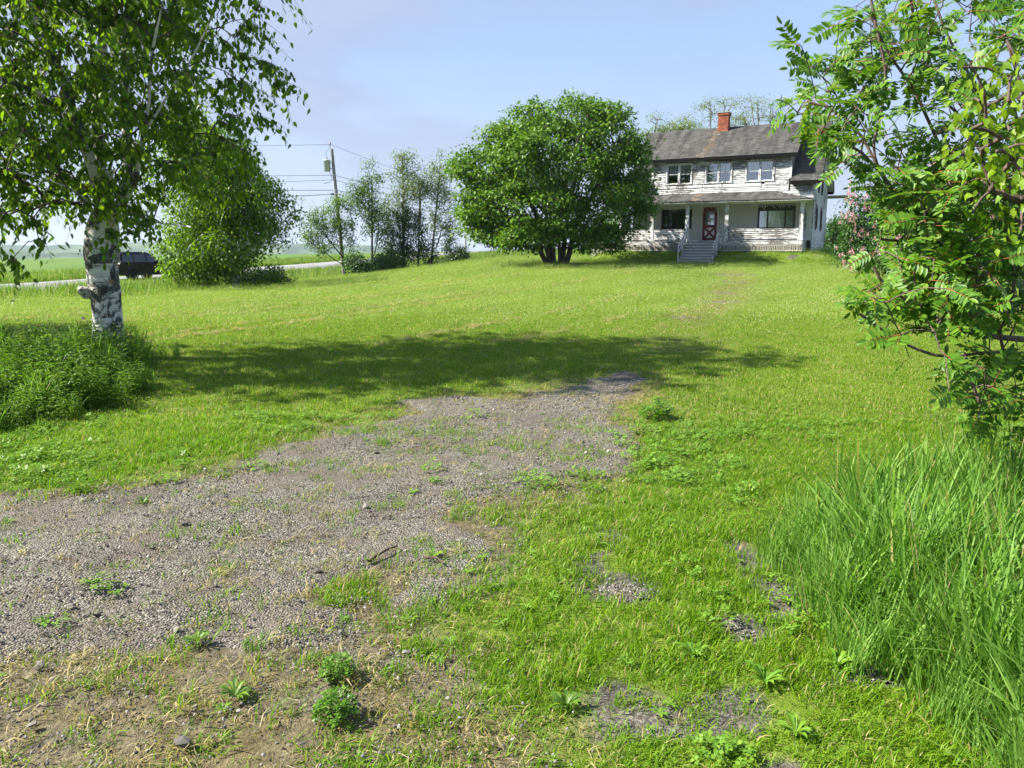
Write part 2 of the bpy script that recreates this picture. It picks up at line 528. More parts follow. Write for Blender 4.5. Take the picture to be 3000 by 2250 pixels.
M['dandelion_leaf'] = leafmat('dandelion_leaf', (0.07, 0.17, 0.014), (0.12, 0.245, 0.02), (0.19, 0.31, 0.03), (1.4, 1.4, 0.6), 0.36)

STRAW = (0.36, 0.28, 0.13)
M['lawn'] = grassmat('lawn_grass_blade', (0.056, 0.131, 0.0060), (0.111, 0.204, 0.0090), (0.179, 0.267, 0.0175), STRAW, 0.16, 0.42, patch=0.62)
M['lawn_far'] = grassmat('lawn_grass_far', (0.081, 0.160, 0.0110), (0.137, 0.228, 0.0190), (0.201, 0.286, 0.0375), (0.38, 0.35, 0.19), 0.22, 0.40, sc_=0.22, patch=0.62)
M['rough'] = grassmat('rough_grass_blade', (0.056, 0.141, 0.0060), (0.107, 0.213, 0.0085), (0.184, 0.281, 0.0140), STRAW, 0.07, 0.42)
M['dry'] = grassmat('dry_grass_blade', (0.13, 0.135, 0.03), (0.24, 0.20, 0.075), (0.36, 0.29, 0.13), (0.40, 0.32, 0.18), 0.3, 0.35)
M['tall'] = grassmat('tall_grass_blade', (0.055, 0.138, 0.016), (0.108, 0.225, 0.028), (0.180, 0.305, 0.062), (0.30, 0.28, 0.10), 0.02, 0.42, rough=0.55, patch=0.35)
M['verge'] = grassmat('verge_grass_blade', (0.05, 0.11, 0.015), (0.10, 0.18, 0.022), (0.17, 0.245, 0.045), (0.36, 0.32, 0.17), 0.12, 0.4, sc_=0.2)
M['field'] = grassmat('field_crop_blade', (0.055, 0.15, 0.018), (0.09, 0.21, 0.025), (0.13, 0.26, 0.035), STRAW, 0.02, 0.4, sc_=0.05)

# stone
m, nt = newmat('gravel_stone')
oi = nd(nt, 'ShaderNodeObjectInfo').outputs['Random']
t = nd(nt, 'ShaderNodeTexCoord').outputs['Object']
c = ramp(nt, oi, [(0.0, (0.043, 0.040, 0.034)), (0.4, (0.115, 0.108, 0.089)), (0.75, (0.197, 0.187, 0.158)), (0.95, (0.287, 0.272, 0.234)), (1.0, (0.426, 0.410, 0.361))])
c = mixc(nt, math_(nt, 'MULTIPLY', noise(nt, t, 4, 3), 0.5), c, (0.145, 0.134, 0.115))
surf(nt, prin(nt, color=c, rough=0.8, spec=0.3))
M['stone'] = m

# ground sheet
m, nt = newmat('ground_soil_and_turf')
g = nd(nt, 'ShaderNodeNewGeometry').outputs['Position']
at_ = nd(nt, 'ShaderNodeAttribute', attribute_name='cover', attribute_type='GEOMETRY')
sp = nd(nt, 'ShaderNodeSeparateColor', {0: at_.outputs['Color']})
nA = noise(nt, g, 0.22, 4, 0.6); nB = noise(nt, g, 14.0, 5, 0.75); nC = noise(nt, g, 1.6, 4, 0.65)
f = math_(nt, 'ADD', math_(nt, 'MULTIPLY', nA, 0.45), math_(nt, 'MULTIPLY', nB, 0.55))
turf = ramp(nt, f, [(0.33, (0.044, 0.078, 0.007)), (0.5, (0.095, 0.145, 0.013)), (0.66, (0.16, 0.20, 0.032))])
turf = mixc(nt, ramp(nt, math_(nt, 'MULTIPLY', nC, nB), [(0.27, 0.0), (0.40, 0.6)]), turf, (0.20, 0.18, 0.08))
soil = ramp(nt, nB, [(0.3, (0.026, 0.022, 0.018)), (0.5, (0.068, 0.060, 0.051)), (0.7, (0.14, 0.127, 0.112))])
e = math_(nt, 'ADD', sp.outputs[0], math_(nt, 'MULTIPLY_ADD', nC, 0.5, -0.25))
vo = nd(nt, 'ShaderNodeTexVoronoi', {'Vector': g, 'Scale': 95.0, 'Randomness': 1.0})
vr = nd(nt, 'ShaderNodeSeparateColor', {0: vo.outputs['Color']}).outputs[0]
peb = ramp(nt, vr, [(0.0, (0.047, 0.042, 0.034)), (0.5, (0.111, 0.102, 0.083)), (0.9, (0.191, 0.178, 0.149)), (1.0, (0.281, 0.264, 0.225))])
soil = mixc(nt, ramp(nt, nC, [(0.36, 0.2), (0.6, 0.9)]), peb, soil)
c = mixc(nt, ramp(nt, e, [(0.35, 0.0), (0.6, 1.0)]), turf, soil)
crop = ramp(nt, math_(nt, 'ADD', math_(nt, 'MULTIPLY', nA, 0.6), math_(nt, 'MULTIPLY', nC, 0.4)), [(0.3, (0.055, 0.11, 0.022)), (0.7, (0.10, 0.165, 0.04))])
c = mixc(nt, sp.outputs[2], c, crop)
dryc = ramp(nt, nB, [(0.3, (0.06, 0.05, 0.025)), (0.7, (0.19, 0.15, 0.07))])
c = mixc(nt, math_(nt, 'MULTIPLY', sp.outputs[1], ramp(nt, nC, [(0.35, 0.2), (0.6, 0.9)])), c, dryc)
surf(nt, prin(nt, color=c, rough=0.95, spec=0.1, normal=bump(nt, nB, 0.8, 0.05)))
M['ground'] = m

# driveway gravel bed (fine stone under the loose stones)
m, nt = newmat('gravel_bed')
g = nd(nt, 'ShaderNodeNewGeometry').outputs['Position']
vo = nd(nt, 'ShaderNodeTexVoronoi', {'Vector': g, 'Scale': 105.0, 'Randomness': 1.0})
vr = nd(nt, 'ShaderNodeSeparateColor', {0: vo.outputs['Color']}).outputs[0]
c = ramp(nt, vr, [(0.0, (0.046, 0.042, 0.034)), (0.5, (0.118, 0.110, 0.090)), (0.9, (0.208, 0.196, 0.164)), (1.0, (0.304, 0.288, 0.248))])
nC = noise(nt, g, 2.1, 5, 0.7)
c = mixc(nt, ramp(nt, nC, [(0.42, 0.0), (0.62, 0.9)]), c, (0.115, 0.096, 0.075))
hb = math_(nt, 'SUBTRACT', 1.0, vo.outputs['Distance'])
surf(nt, prin(nt, color=c, rough=0.9, spec=0.2, normal=bump(nt, hb, 1.0, 0.012)))
M['gravel'] = m

m, nt = newmat('road_asphalt')
g = nd(nt, 'ShaderNodeNewGeometry').outputs['Position']
nA = noise(nt, g, 40, 3, 0.7); nB = noise(nt, nd(nt, 'ShaderNodeMapping', {0: g, 'Scale': (1.2, 0.06, 1)}).outputs[0], 1.0, 3)
c = ramp(nt, math_(nt, 'ADD', math_(nt, 'MULTIPLY', nA, 0.4), math_(nt, 'MULTIPLY', nB, 0.6)), [(0.35, (0.12, 0.118, 0.12)), (0.65, (0.22, 0.215, 0.215))])
surf(nt, prin(nt, color=c, rough=0.85, spec=0.3, normal=bump(nt, nA, 0.4, 0.01)))
M['road'] = m
M['shoulder'] = simple('gravel_shoulder', (0.27, 0.25, 0.22), 0.9, 0.2, var=0.4, scale=20, bmp=0.5)
m, nt = newmat('wooded_hill')
g = nd(nt, 'ShaderNodeNewGeometry').outputs['Position']
c = ramp(nt, noise(nt, g, 0.012, 5, 0.65), [(0.35, (0.018, 0.04, 0.014)), (0.52, (0.04, 0.075, 0.022)), (0.66, (0.10, 0.15, 0.045))])
surf(nt, prin(nt, color=c, rough=0.95, spec=0.1, normal=bump(nt, noise(nt, g, 0.05, 4, 0.7), 1.0, 8)))
M['hill'] = m

# ------------------------------------------------------------------ the lie of the land
HO = np.array([11.56, 47.6, 2.30]); HYAW = math.radians(26.5)
HD = np.array([math.cos(HYAW), -math.sin(HYAW)]); HN = np.array([math.sin(HYAW), math.cos(HYAW)])


def huv(x, y):
    dx = x - HO[0]; dy = y - HO[1]
    return dx * HD[0] + dy * HD[1], dx * HN[0] + dy * HN[1]


def hw(u, v, w=0.0):
    return np.array([HO[0] + HD[0] * u + HN[0] * v, HO[1] + HD[1] * u + HN[1] * v, HO[2] + w])


ROAD_W = 7.0
def road_x(y):
    return -20.7 + 0.14 * (np.asarray(y, float) - 45)      # the edge nearer to the lawn


def road_z(y):
    return np.interp(y, [-200, 0, 20, 45, 73, 83, 146, 256, 420, 800], [-2.0, -.35, -.3, -.22, .14, .28, 1.4, 2.2, 2.4, 0.5])


def gz(x, y, micro=True):
    x = np.asarray(x, float); y = np.asarray(y, float)
    zl = np.interp(y, [-200, 0, 8, 14, 20, 30, 44, 60, 90, 160, 300, 700, 3000], [-3, 0, 0, .06, .2, .48, .98, 1.15, 1.35, 1.65, 2.3, 2.0, -60])
    ze = np.where(y < 18, 0.0, -0.12) + 0 * y
    ze = np.interp(y, [-200, 0, 15, 30, 56, 73, 83, 146, 256, 420, 800, 3000], [-2.0, 0, 0, -.1, -.15, .08, .22, 1.35, 2.2, 2.4, 0.5, -60])
    w = S((x + 13) / 14)
    z = (1 - w) * ze + w * zl
    rx = road_x(np.clip(y, -200, 800))
    # road bed
    rb = S((x - (rx + 4)) / -3.0)
    z = z * (1 - rb) + road_z(y) * rb
    dw = np.maximum(0, (rx - ROAD_W - 4) - x)
    z = z - 0.017 * np.minimum(dw, 260) - 0.05 * np.clip(dw - 260, 0, 900)
    # mound the house stands on
    u, v = huv(x, y)
    du = np.maximum(np.maximum(-4.9 - u, u - 6.4), 0); dv = np.maximum(np.maximum(-2.15 - v, v - 9), 0)
    dd = np.hypot(du, dv)
    z = z + 0.64 * S(1 - dd / 2.3)
    # far right falls away
    z = z - 0.02 * np.clip(x - 26, 0, 300)
    if micro:
        near = S(1 - np.hypot(x, y) / 120)
        z = z + near * ((fbm(x * .35, y * .35, 3) - .5) * .09 + (fbm(x * 1.7, y * 1.7, 5) - .5) * .035)
        gv = gravel(x, y)
        z = z + gv * near * (fbm(x * 3.1, y * 3.1, 9) - .5) * .05
    return z


def sdpoly(x, y, poly):
    """signed distance, negative inside"""
    P = np.asarray(poly, float); n = len(P)
    d = np.full(np.shape(x), 1e9); ins = np.zeros(np.shape(x), bool)
    for i in range(n):
        a = P[i]; b = P[(i + 1) % n]; e = b - a
        t = np.clip(((x - a[0]) * e[0] + (y - a[1]) * e[1]) / (e @ e), 0, 1)
        d = np.minimum(d, np.hypot(x - a[0] - t * e[0], y - a[1] - t * e[1]))
        c = ((a[1] > y) != (b[1] > y)) & (x < (b[0] - a[0]) * (y - a[1]) / (b[1] - a[1] + 1e-12) + a[0])
        ins ^= c
    return np.where(ins, -d, d)


DRIVE = [(-16, 1.6), (-9, 3.6), (-5.5, 4.4), (-3.38, 4.86), (-2.6, 5.06), (-2.3, 5.43), (-2.1, 5.9), (-1.75, 6.73), (-1.33, 7.54), (-.56, 8.46), (.1, 9.0), (.8, 9.55), (1.5, 10.3),
         (1.75, 9.6), (1.32, 7.8), (.87, 6.25), (.57, 5.4), (.25, 4.95), (-.1, 4.66), (-.22, 4.2), (-.36, 3.62), (-.76, 3.42), (-1.06, 3.3), (-1.48, 3.26), (-1.72, 3.05), (-2.1, 2.92), (-3.4, 1.9), (-7, 0.2), (-16, -2.5)]
SPOTS = [(3.83, 17.4, .55, .45), (5.9, 21.6, .7, .6), (10.0, 34.5, 1.1, .7), (6.8, 24.5, .5, .8), (8.6, 30.0, .5, .9), (1.0, 3.15, .16, .3), (1.32, 2.75, .2, .14), (.62, 3.5, .2, .12), (1.75, 3.5, .1, .3)]


def gravel(x, y):
    sd = sdpoly(x, y, DRIVE) + (fbm(x * 1.3, y * 1.3, 21) - .5) * 1.1 + (vnoise(x * 5, y * 5, 22) - .5) * .25
    gvl = S((0.36 - sd) / 0.72)
    for cx, cy, rx_, ry_ in SPOTS:
        q = np.hypot((x - cx) / rx_, (y - cy) / ry_) + (vnoise(x * 4, y * 4, 23) - .5) * .9
        gvl = np.maximum(gvl, S((1.0 - q) / .4) * .9)
    return gvl


def dryness(x, y):
    """worn fringe of the drive, the bare corner in front and the two-track towards the house"""
    sd = sdpoly(x, y, DRIVE)
    f = S(1 - sd / .75) * (0.75)
    corner = S((.75 - x - .45 * (y - 2.2)) / 1.1) * S((4.9 - y) / 1.0)
    tx = np.interp(y, [11, 14, 17.4, 21.6, 30, 36, 40], [2.4, 3.0, 3.9, 5.9, 8.8, 10.2, 10.6])
    trk = S(1 - np.abs(x - tx) / 1.5) * S((y - 10) / 3) * S((40 - y) / 4) * .75
    return np.clip(np.maximum(np.maximum(f, corner), trk) + (fbm(x * .9, y * .9, 31) - .5) * .35, 0, 1)


# patches of tall growth
TALLR = [(1.30, 1.7), (1.34, 2.6), (1.36, 3.2), (1.45, 3.8), (1.75, 4.3), (2.5, 4.65), (3.4, 4.7), (4.6, 4.5), (6.0, 4.2), (6.0, 1.0), (2.0, 1.0)]
WEEDL = [(-10.5, 5.0), (-6.2, 5.75), (-4.55, 6.6), (-4.1, 7.6), (-4.15, 8.7), (-4.75, 10.2), (-5.1, 11.6), (-6.0, 12.3), (-7.0, 11.6), (-8.0, 10.2), (-12.0, 9.4)]


def lawn_left(y):
    return np.interp(y, [0, 20, 29, 30.5, 42.6, 56, 61, 70, 90], [-19, -19, -18.6, -14.8, -14.2, -12.4, -5.3, 1, 6])


def in_house(x, y, m=0.0):
    u, v = huv(x, y)
    return (u > -4.8 - m) & (u < 6.25 + m) & (v > -2.15 - m) & (v < 8.6 + m)


def on_steps(x, y):
    u, v = huv(x, y)
    return (u > -.6) & (u < 1.65) & (v > -4.5) & (v < -2)


# ground sheet, fine near the camera and coarse out to the horizon
def axis_pts(a, s, L, n):
    t = np.linspace(-1, 1, n)
    k = math.asinh(L / s)
    return a + s * np.sinh(k * t)


gx = axis_pts(0.5, 5.0, 3200, 330)
gy = np.concatenate([-np.geomspace(400, 1.5, 18), np.linspace(-1, 1.5, 10), 1.5 + 6.0 * np.sinh(np.linspace(0, math.asinh(3600 / 6.0), 380))[1:]])
X, Y = np.meshgrid(gx, gy)
Z = gz(X, Y)
V = np.stack([X, Y, Z], -1).reshape(-1, 3)
ny, nx = X.shape
idx = np.arange(nx * ny).reshape(ny, nx)
F = np.stack([idx[:-1, :-1], idx[:-1, 1:], idx[1:, 1:], idx[1:, :-1]], -1).reshape(-1, 4)
me = mesh_np('ground', V, F, True)
ca = me.color_attributes.new('cover', 'FLOAT_COLOR', 'POINT')
gvv = np.clip(1.35 * gravel(X, Y) + 0.66 * dryness(X, Y) * S((7 - Y) / 3), 0, 1)
# bare eroded scars on the bank in front of the porch
U_, V_ = huv(X, Y)
scar = S(1 - np.hypot((U_ - 5.6) / .8, (V_ + 3.0) / .25)) + S(1 - np.hypot((U_ - 3.2) / .8, (V_ + 3.25) / .2))
gvv = np.maximum(gvv, np.clip(scar, 0, 1))
dr = dryness(X, Y)
gvv = np.maximum(gvv, .8 * S((.44 - fbm(X * 2.3, Y * 2.3, 53)) / .08) * S((5.2 - Y) / 1.5))
far_field = S(((road_x(np.clip(Y, -200, 800)) - ROAD_W - 8) - X) / 6)
C = np.stack([gvv, dr * S((60 - Y) / 20), far_field, np.ones_like(X)], -1).astype(np.float32)
ca.data.foreach_set('color', C.ravel())
ground = link('ground', me, M['ground'])
tag(ground, 'mown grassy ground sloping up to the old house', 'ground', kind='structure')

# gravel bed of the drive, a sheet just above the soil
def cell_sheet(name, x0, x1, y0, y1, h, fn, lift, mat):
    xs = np.arange(x0, x1, h); ys = np.arange(y0, y1, h)
    X, Y = np.meshgrid(xs, ys)
    k = fn(X, Y)
    Z = gz(X, Y) - .035 + (.035 + lift) * S((k - .3) / .45)
    idx = np.arange(X.size).reshape(X.shape)
    ok = (k[:-1, :-1] > .2) & (k[1:, 1:] > .2) & (k[:-1, 1:] > .2) & (k[1:, :-1] > .2)
    F = np.stack([idx[:-1, :-1][ok], idx[:-1, 1:][ok], idx[1:, 1:][ok], idx[1:, :-1][ok]], -1)
    used = np.unique(F); mp = np.zeros(X.size, int); mp[used] = np.arange(len(used))
    V = np.stack([X, Y, Z], -1).reshape(-1, 3)[used]
    return link(name, mesh_np(name, V, mp[F], True), mat)


drive = cell_sheet('gravel_driveway', -9, 4.2, 0.6, 14.5, .06, lambda x, y: gravel(x, y) + .10 + (vnoise(x * 7, y * 7, 92) - .5) * .35, .012, M['gravel'])
tag(drive, 'grey gravel driveway curving through the lawn with weeds growing in it', 'driveway', kind='structure')

# road
ry = np.concatenate([np.linspace(-60, 120, 61), np.linspace(125, 230, 30)])
rz = gz(road_x(ry) - 3.5, ry, False)
rv = []; rf = []
for i, y in enumerate(ry):
    x0 = float(road_x(y)); z = float(rz[i]) + .02
    for k, (dx, dz) in enumerate(((-ROAD_W - .05, -.03), (-ROAD_W, .0), (-ROAD_W / 2, .06), (0, .0), (.05, -.03))):
        rv.append((x0 + dx, y, z + .10 + dz))
    if i:
        a = (i - 1) * 5; b = i * 5
        rf += [(a + k, a + k + 1, b + k + 1, b + k) for k in range(4)]
me = mesh_np('road', rv, rf, True)
road = link('road', me, M['road'])
tag(road, 'grey paved country road running past the left of the lawn', 'road', kind='structure')
sv = []; sf = []
for i, y in enumerate(ry):
    x0 = float(road_x(y)); z = float(rz[i])
    sv += [(x0 - ROAD_W - 1.4, y, z - .04), (x0 - ROAD_W - .02, y, z + .09), (x0 + .02, y, z + .09), (x0 + 1.5, y, z - .05)]
    if i:
        a = (i - 1) * 4; b = i * 4
        sf += [(a, a + 1, b + 1, b), (a + 2, a + 3, b + 3, b + 2)]
tag(link('road_shoulder', mesh_np('road_shoulder', sv, sf, True), M['shoulder']), 'pale gravel shoulders along both sides of the road', 'road shoulder', kind='structure')

# far wooded hills across the valley
def hill(name, rad, a0, a1, h0, hv, seed, zb, label):
    aa = np.linspace(math.radians(a0), math.radians(a1), 160)
    tt = np.linspace(0, 1, 14)
    A, T = np.meshgrid(aa, tt)
    prof = h0 + hv * fbm(A * 9, A * 0, seed, 4) + hv * .25 * fbm(A * 60, T * 3, seed + 5, 3)
    edge = S((A - aa[0]) / .12) * S((aa[-1] - A) / .12)
    Z = zb + (prof * edge + 1) * np.sin(T * math.pi / 2) ** .8
    RR = rad * (1 + T * .22)
    X = RR * np.sin(A); Y = RR * np.cos(A)
    idx = np.arange(A.size).reshape(A.shape)
    F = np.stack([idx[:-1, :-1], idx[:-1, 1:], idx[1:, 1:], idx[1:, :-1]], -1).reshape(-1, 4)
    tag(link(name, mesh_np(name, np.stack([X, Y, Z], -1), F, True), M['hill']), label, 'hill', kind='structure')


hill('hill', 1500, -75, -9, 44, 16, 4, -52, 'dark wooded slope across the valley behind the field')
hill('hill', 2350, -110, -4, 88, 40, 9, -80, 'blue hazy ridge on the horizon beyond the valley')
hill('hill', 2500, 120, 262, 95, 45, 14, -70, 'far wooded hills behind the viewer, mirrored in the windows')

# ------------------------------------------------------------------ scatter by instances (grass, stones, weeds)
proto_cols = {}
def proto_col(name, objs):
    c = bpy.data.collections.new(name)
    for i, o in enumerate(objs):
        o.name = '%s_%02d' % (name, i)
        c.objects.link(o)
    proto_cols[name] = c
    return c


def scatter(name, P, rot, scl, idx, pcol, label, cat):
    n = len(P)
    me = bpy.data.meshes.new(name)
    me.vertices.add(n); me.vertices.foreach_set('co', np.asarray(P, np.float32).ravel())
    for an, ty, key, arr in (('rot', 'FLOAT_VECTOR', 'vector', rot), ('scl', 'FLOAT_VECTOR', 'vector', scl), ('idx', 'INT', 'value', idx)):
        a = me.attributes.new(an, ty, 'POINT')
        a.data.foreach_set(key, np.asarray(arr, np.int32 if ty == 'INT' else np.float32).ravel())
    o = link(name, me)
    ng = bpy.data.node_groups.new(name + '_scatter', 'GeometryNodeTree')
    ng.interface.new_socket('Geometry', in_out='INPUT', socket_type='NodeSocketGeometry')
    ng.interface.new_socket('Geometry', in_out='OUTPUT', socket_type='NodeSocketGeometry')
    gi = ng.nodes.new('NodeGroupInput'); go = ng.nodes.new('NodeGroupOutput')
    ci = nd(ng, 'GeometryNodeCollectionInfo', {0: pcol, 1: True, 2: True})
    def na(nm, ty):
        q = ng.nodes.new('GeometryNodeInputNamedAttribute'); q.data_type = ty; q.inputs[0].default_value = nm
        return q.outputs[0]
    e2r = nd(ng, 'FunctionNodeEulerToRotation', {0: na('rot', 'FLOAT_VECTOR')})
    ip = ng.nodes.new('GeometryNodeInstanceOnPoints')
    L = ng.links.new
    L(gi.outputs[0], ip.inputs['Points']); L(ci.outputs[0], ip.inputs['Instance'])
    ip.inputs['Pick Instance'].default_value = True
    L(na('idx', 'INT'), ip.inputs['Instance Index']); L(e2r.outputs[0], ip.inputs['Rotation']); L(na('scl', 'FLOAT_VECTOR'), ip.inputs['Scale'])
    L(ip.outputs[0], go.inputs[0])
    md = o.modifiers.new('scatter', 'NODES'); md.node_group = ng
    tag(o, label, cat, kind='stuff')
    return o


def tuft(n, rad, h0, h1, w, lean, segs, mat, rs, droop=0.35):
    V = []; F = []
    for b in range(n):
        rr = rad * math.sqrt(rs.rand()); a = rs.rand() * 6.283
        bx, by = rr * math.cos(a), rr * math.sin(a)
        h = h0 + (h1 - h0) * rs.rand()
        az = rs.rand() * 6.283
        ln = lean * (0.35 + rs.rand())
        dx, dy = math.cos(az), math.sin(az)
        sx, sy = -dy, dx
        tw = (rs.rand() - .5) * 1.2
        ww = w * (0.6 + .8 * rs.rand())
        base = len(V)
        for s in range(segs + 1):
            t = s / segs
            off = ln * h * t ** 1.7
            z = h * (t - droop * ln * t ** 2.4)
            c, q = math.cos(tw * t), math.sin(tw * t)
            ex, ey = sx * c + dx * q, sy * c + dy * q
            x, y = bx + dx * off, by + dy * off
            if s == segs:
                V.append((x, y, z))
            else:
                hw_ = ww * .5 * (1 - .55 * t) * (0.75 + .5 * min(t * 3, .5))
                V += [(x - ex * hw_, y - ey * hw_, z - (0.01 if s == 0 else 0)), (x + ex * hw_, y + ey * hw_, z - (0.01 if s == 0 else 0))]
        for s in range(segs - 1):
            a_ = base + 2 * s
            F.append((a_, a_ + 1, a_ + 3)); F.append((a_, a_ + 3, a_ + 2))
        a_ = base + 2 * (segs - 1)
        F.append((a_, a_ + 1, a_ + 2))
    me = mesh_np('tuft', V, F)
    me.materials.append(mat)
    return bpy.data.objects.new('tuft', me)


def region(y0, y1, dens, prob, mx=1.5, rs=R):
    """random ground points inside the view wedge (with a margin), thinned by prob(x, y)"""
    k = 0.70
    area = k * (y1 ** 2 - y0 ** 2) + 2 * mx * (y1 - y0)
    n = int(area * dens)
    yy = np.sqrt(y0 ** 2 + rs.rand(n * 2) * (y1 ** 2 - y0 ** 2))
    yl = y0 + rs.rand(n * 2) * (y1 - y0)
    sel = rs.rand(n * 2) < (2 * mx * (y1 - y0)) / area
    yy = np.where(sel, yl, yy)[:n]
    xx = (rs.rand(n) * 2 - 1) * (k * yy + mx)
    p = prob(xx, yy)
    ok = rs.rand(n) < p
    return xx[ok], yy[ok]


def rots(n, tilt=0.12, rs=R):
    return np.stack([(rs.rand(n) - .5) * 2 * tilt, (rs.rand(n) - .5) * 2 * tilt, rs.rand(n) * 6.283], -1)


def uni(a, b, n, rs=R):
    s = a + (b - a) * rs.rand(n)
    return np.stack([s, s, s * (0.8 + .4 * rs.rand(n))], -1)


def not_tall(x, y):
    return (sdpoly(x, y, TALLR) > -.4) & (sdpoly(x, y, WEEDL) > -.3)


def lawn_prob(x, y):
    g1 = gravel(x, y); d1 = dryness(x, y)
    p = (1 - S((g1 - .1) / .6)) * (1 - .86 * d1 * S((fbm(x * 2.6, y * 2.6, 75) - .28) / .15))
    p = np.maximum(p, .30 * g1 * S((fbm(x * 1.9, y * 1.9, 77) - .53) / .12))
    p = np.maximum(p, .05 * g1)
    p = p * not_tall(x, y) * (x > lawn_left(y)) * ~in_house(x, y) * ~on_steps(x, y)
    return p


pc_a = proto_col('near_tuft', [tuft(18, .055, .022, .058, .0042, .85, 3, M['rough'], np.random.RandomState(i)) for i in range(6)])
pc_b = proto_col('mid_tuft', [tuft(38, .13, .016, .040, .0055, .7, 2, M['lawn'], np.random.RandomState(20 + i)) for i in range(5)])
pc_c = proto_col('far_tuft', [tuft(90, .42, .02, .042, .012, .7, 1, M['lawn_far'], np.random.RandomState(40 + i)) for i in range(4)])
pc_d = proto_col('dry_tuft', [tuft(14, .06, .02, .06, .0035, 1.5, 3, M['dry'], np.random.RandomState(60 + i), droop=.55) for i in range(5)])


def stripes(x, y):
    """mower passes: blades laid over in alternate directions"""
    q = np.floor((x * .86 - y * .5 + .5 * np.sin(y * .11)) / 1.3).astype(int)
    return np.where(q % 2 == 0, 1.0, -1.0)


def lay(n, x, y, amt, rs=R):
    r = rots(n, .12, rs)
    s = stripes(x, y)
    r[:, 0] += amt * s * .86; r[:, 1] += amt * s * .5
    return r


x, y = region(1.9, 7.5, 560, lambda x, y: lawn_prob(x, y) * S((7.5 - y) / 1.5 + .3) * (1 - .8 * S((.42 - fbm(x * 2.3, y * 2.3, 53)) / .08) * S((5.2 - y) / 1.5)))
n = len(x)
h = 0.35 + 1.6 * fbm(x * 1.7, y * 1.7, 51) ** 1.4
scl = uni(.75, 1.35, n); scl[:, 2] *= h
scatter('near_grass', np.stack([x, y, gz(x, y)], -1), rots(n, .2), scl, R.randint(0, 6, n), pc_a, 'short bright green grass in the foreground beside the gravel', 'grass')

x, y = region(6.0, 20.0, 135, lambda x, y: lawn_prob(x, y) * S((y - 5.6) / 1.5) * S((20 - y) / 5))
n = len(x)
scatter('lawn_grass', np.stack([x, y, gz(x, y)], -1), rots(n, .15), uni(.75, 1.3, n), R.randint(0, 5, n), pc_b, 'mown lawn grass between the birch and the driveway', 'grass')

x, y = region(14.0, 64.0, 13.0, lambda x, y: lawn_prob(x, y) * S((y - 13.5) / 5), 2.0)
n = len(x)
sc_l = uni(.8, 1.25, n); sc_l[:, 2] *= 1 + .0 * y
r = np.stack([np.zeros(n), np.zeros(n), R.rand(n) * 6.283], -1)
s = stripes(x, y) * .7
# tip the tuft about a world axis, then spin: use x/y tilt with little spin so that the lay stays aligned
r = np.stack([s * .86 + (R.rand(n) - .5) * .2, s * .5 + (R.rand(n) - .5) * .2, (R.rand(n) - .5) * .8], -1)
scatter('far_lawn_grass', np.stack([x, y, gz(x, y) + .006], -1), r, sc_l, R.randint(0, 4, n), pc_c, 'distant mown lawn grass sweeping up to the house', 'grass')


def dry_prob(x, y):
    return np.clip(dryness(x, y) * (1 - .6 * gravel(x, y)) * .9 + .30 * gravel(x, y) * S((fbm(x * 2, y * 2, 78) - .5) / .12), 0, 1) * not_tall(x, y)


x, y = region(1.9, 9.0, 170, dry_prob)
n = len(x)
scatter('dry_grass', np.stack([x, y, gz(x, y)], -1), rots(n, .5), uni(.6, 1.25, n), R.randint(0, 5, n), pc_d, 'dry straw coloured grass at the worn edges of the gravel', 'dry grass')
x, y = region(9.0, 38.0, 16, lambda x, y: dry_prob(x, y) * ~in_house(x, y))
n = len(x)
scatter('worn_track_grass', np.stack([x, y, gz(x, y)], -1), rots(n, .5), uni(1.0, 2.0, n), R.randint(0, 5, n), pc_d, 'yellowed worn grass along the track towards the house', 'dry grass')


# stones
def stone(i):
    rs = np.random.RandomState(100 + i)
    bm = bmesh.new()
    bmesh.ops.create_icosphere(bm, subdivisions=1, radius=1)
    k = rs.rand(3) * .5 + .6; k[2] *= .62
    for v in bm.verts:
        q = 1 + (rs.rand() - .5) * .55
        v.co = Vector((v.co.x * k[0] * q, v.co.y * k[1] * q, v.co.z * k[2] * q))
    me = bpy.data.meshes.new('stone'); bm.to_mesh(me); bm.free()
    me.materials.append(M['stone'])
    return bpy.data.objects.new('stone', me)


pc_s = proto_col('stone', [stone(i) for i in range(7)])
gp = lambda x, y: np.clip(gravel(x, y) + .62 * dryness(x, y) ** 2 * (y < 5.5), 0, 1) * (.35 + .65 * (fbm(x * 1.4, y * 1.4, 91) > .42)) * not_tall(x, y)
x, y = region(1.9, 7.5, 1500, gp, 1.0)
n = len(x)
s = .0038 + .0065 * R.rand(n) ** 2.2 + .02 * (R.rand(n) > .9965) * R.rand(n)
scatter('gravel', np.stack([x, y, gz(x, y) + .02 + s * .15], -1), np.stack([R.rand(n), R.rand(n), R.rand(n) * 6], -1), np.stack([s, s, s], -1), R.randint(0, 7, n), pc_s, 'loose grey gravel stones covering the near driveway', 'gravel')
x, y = region(7.5, 14.5, 420, gp, 1.0)
n = len(x)
s = .006 + .009 * R.rand(n) ** 2.0
scatter('far_gravel', np.stack([x, y, gz(x, y) + .02 + s * .15], -1), np.stack([R.rand(n), R.rand(n), R.rand(n) * 6], -1), np.stack([s, s, s], -1), R.randint(0, 7, n), pc_s, 'loose grey gravel at the far end of the driveway', 'gravel')

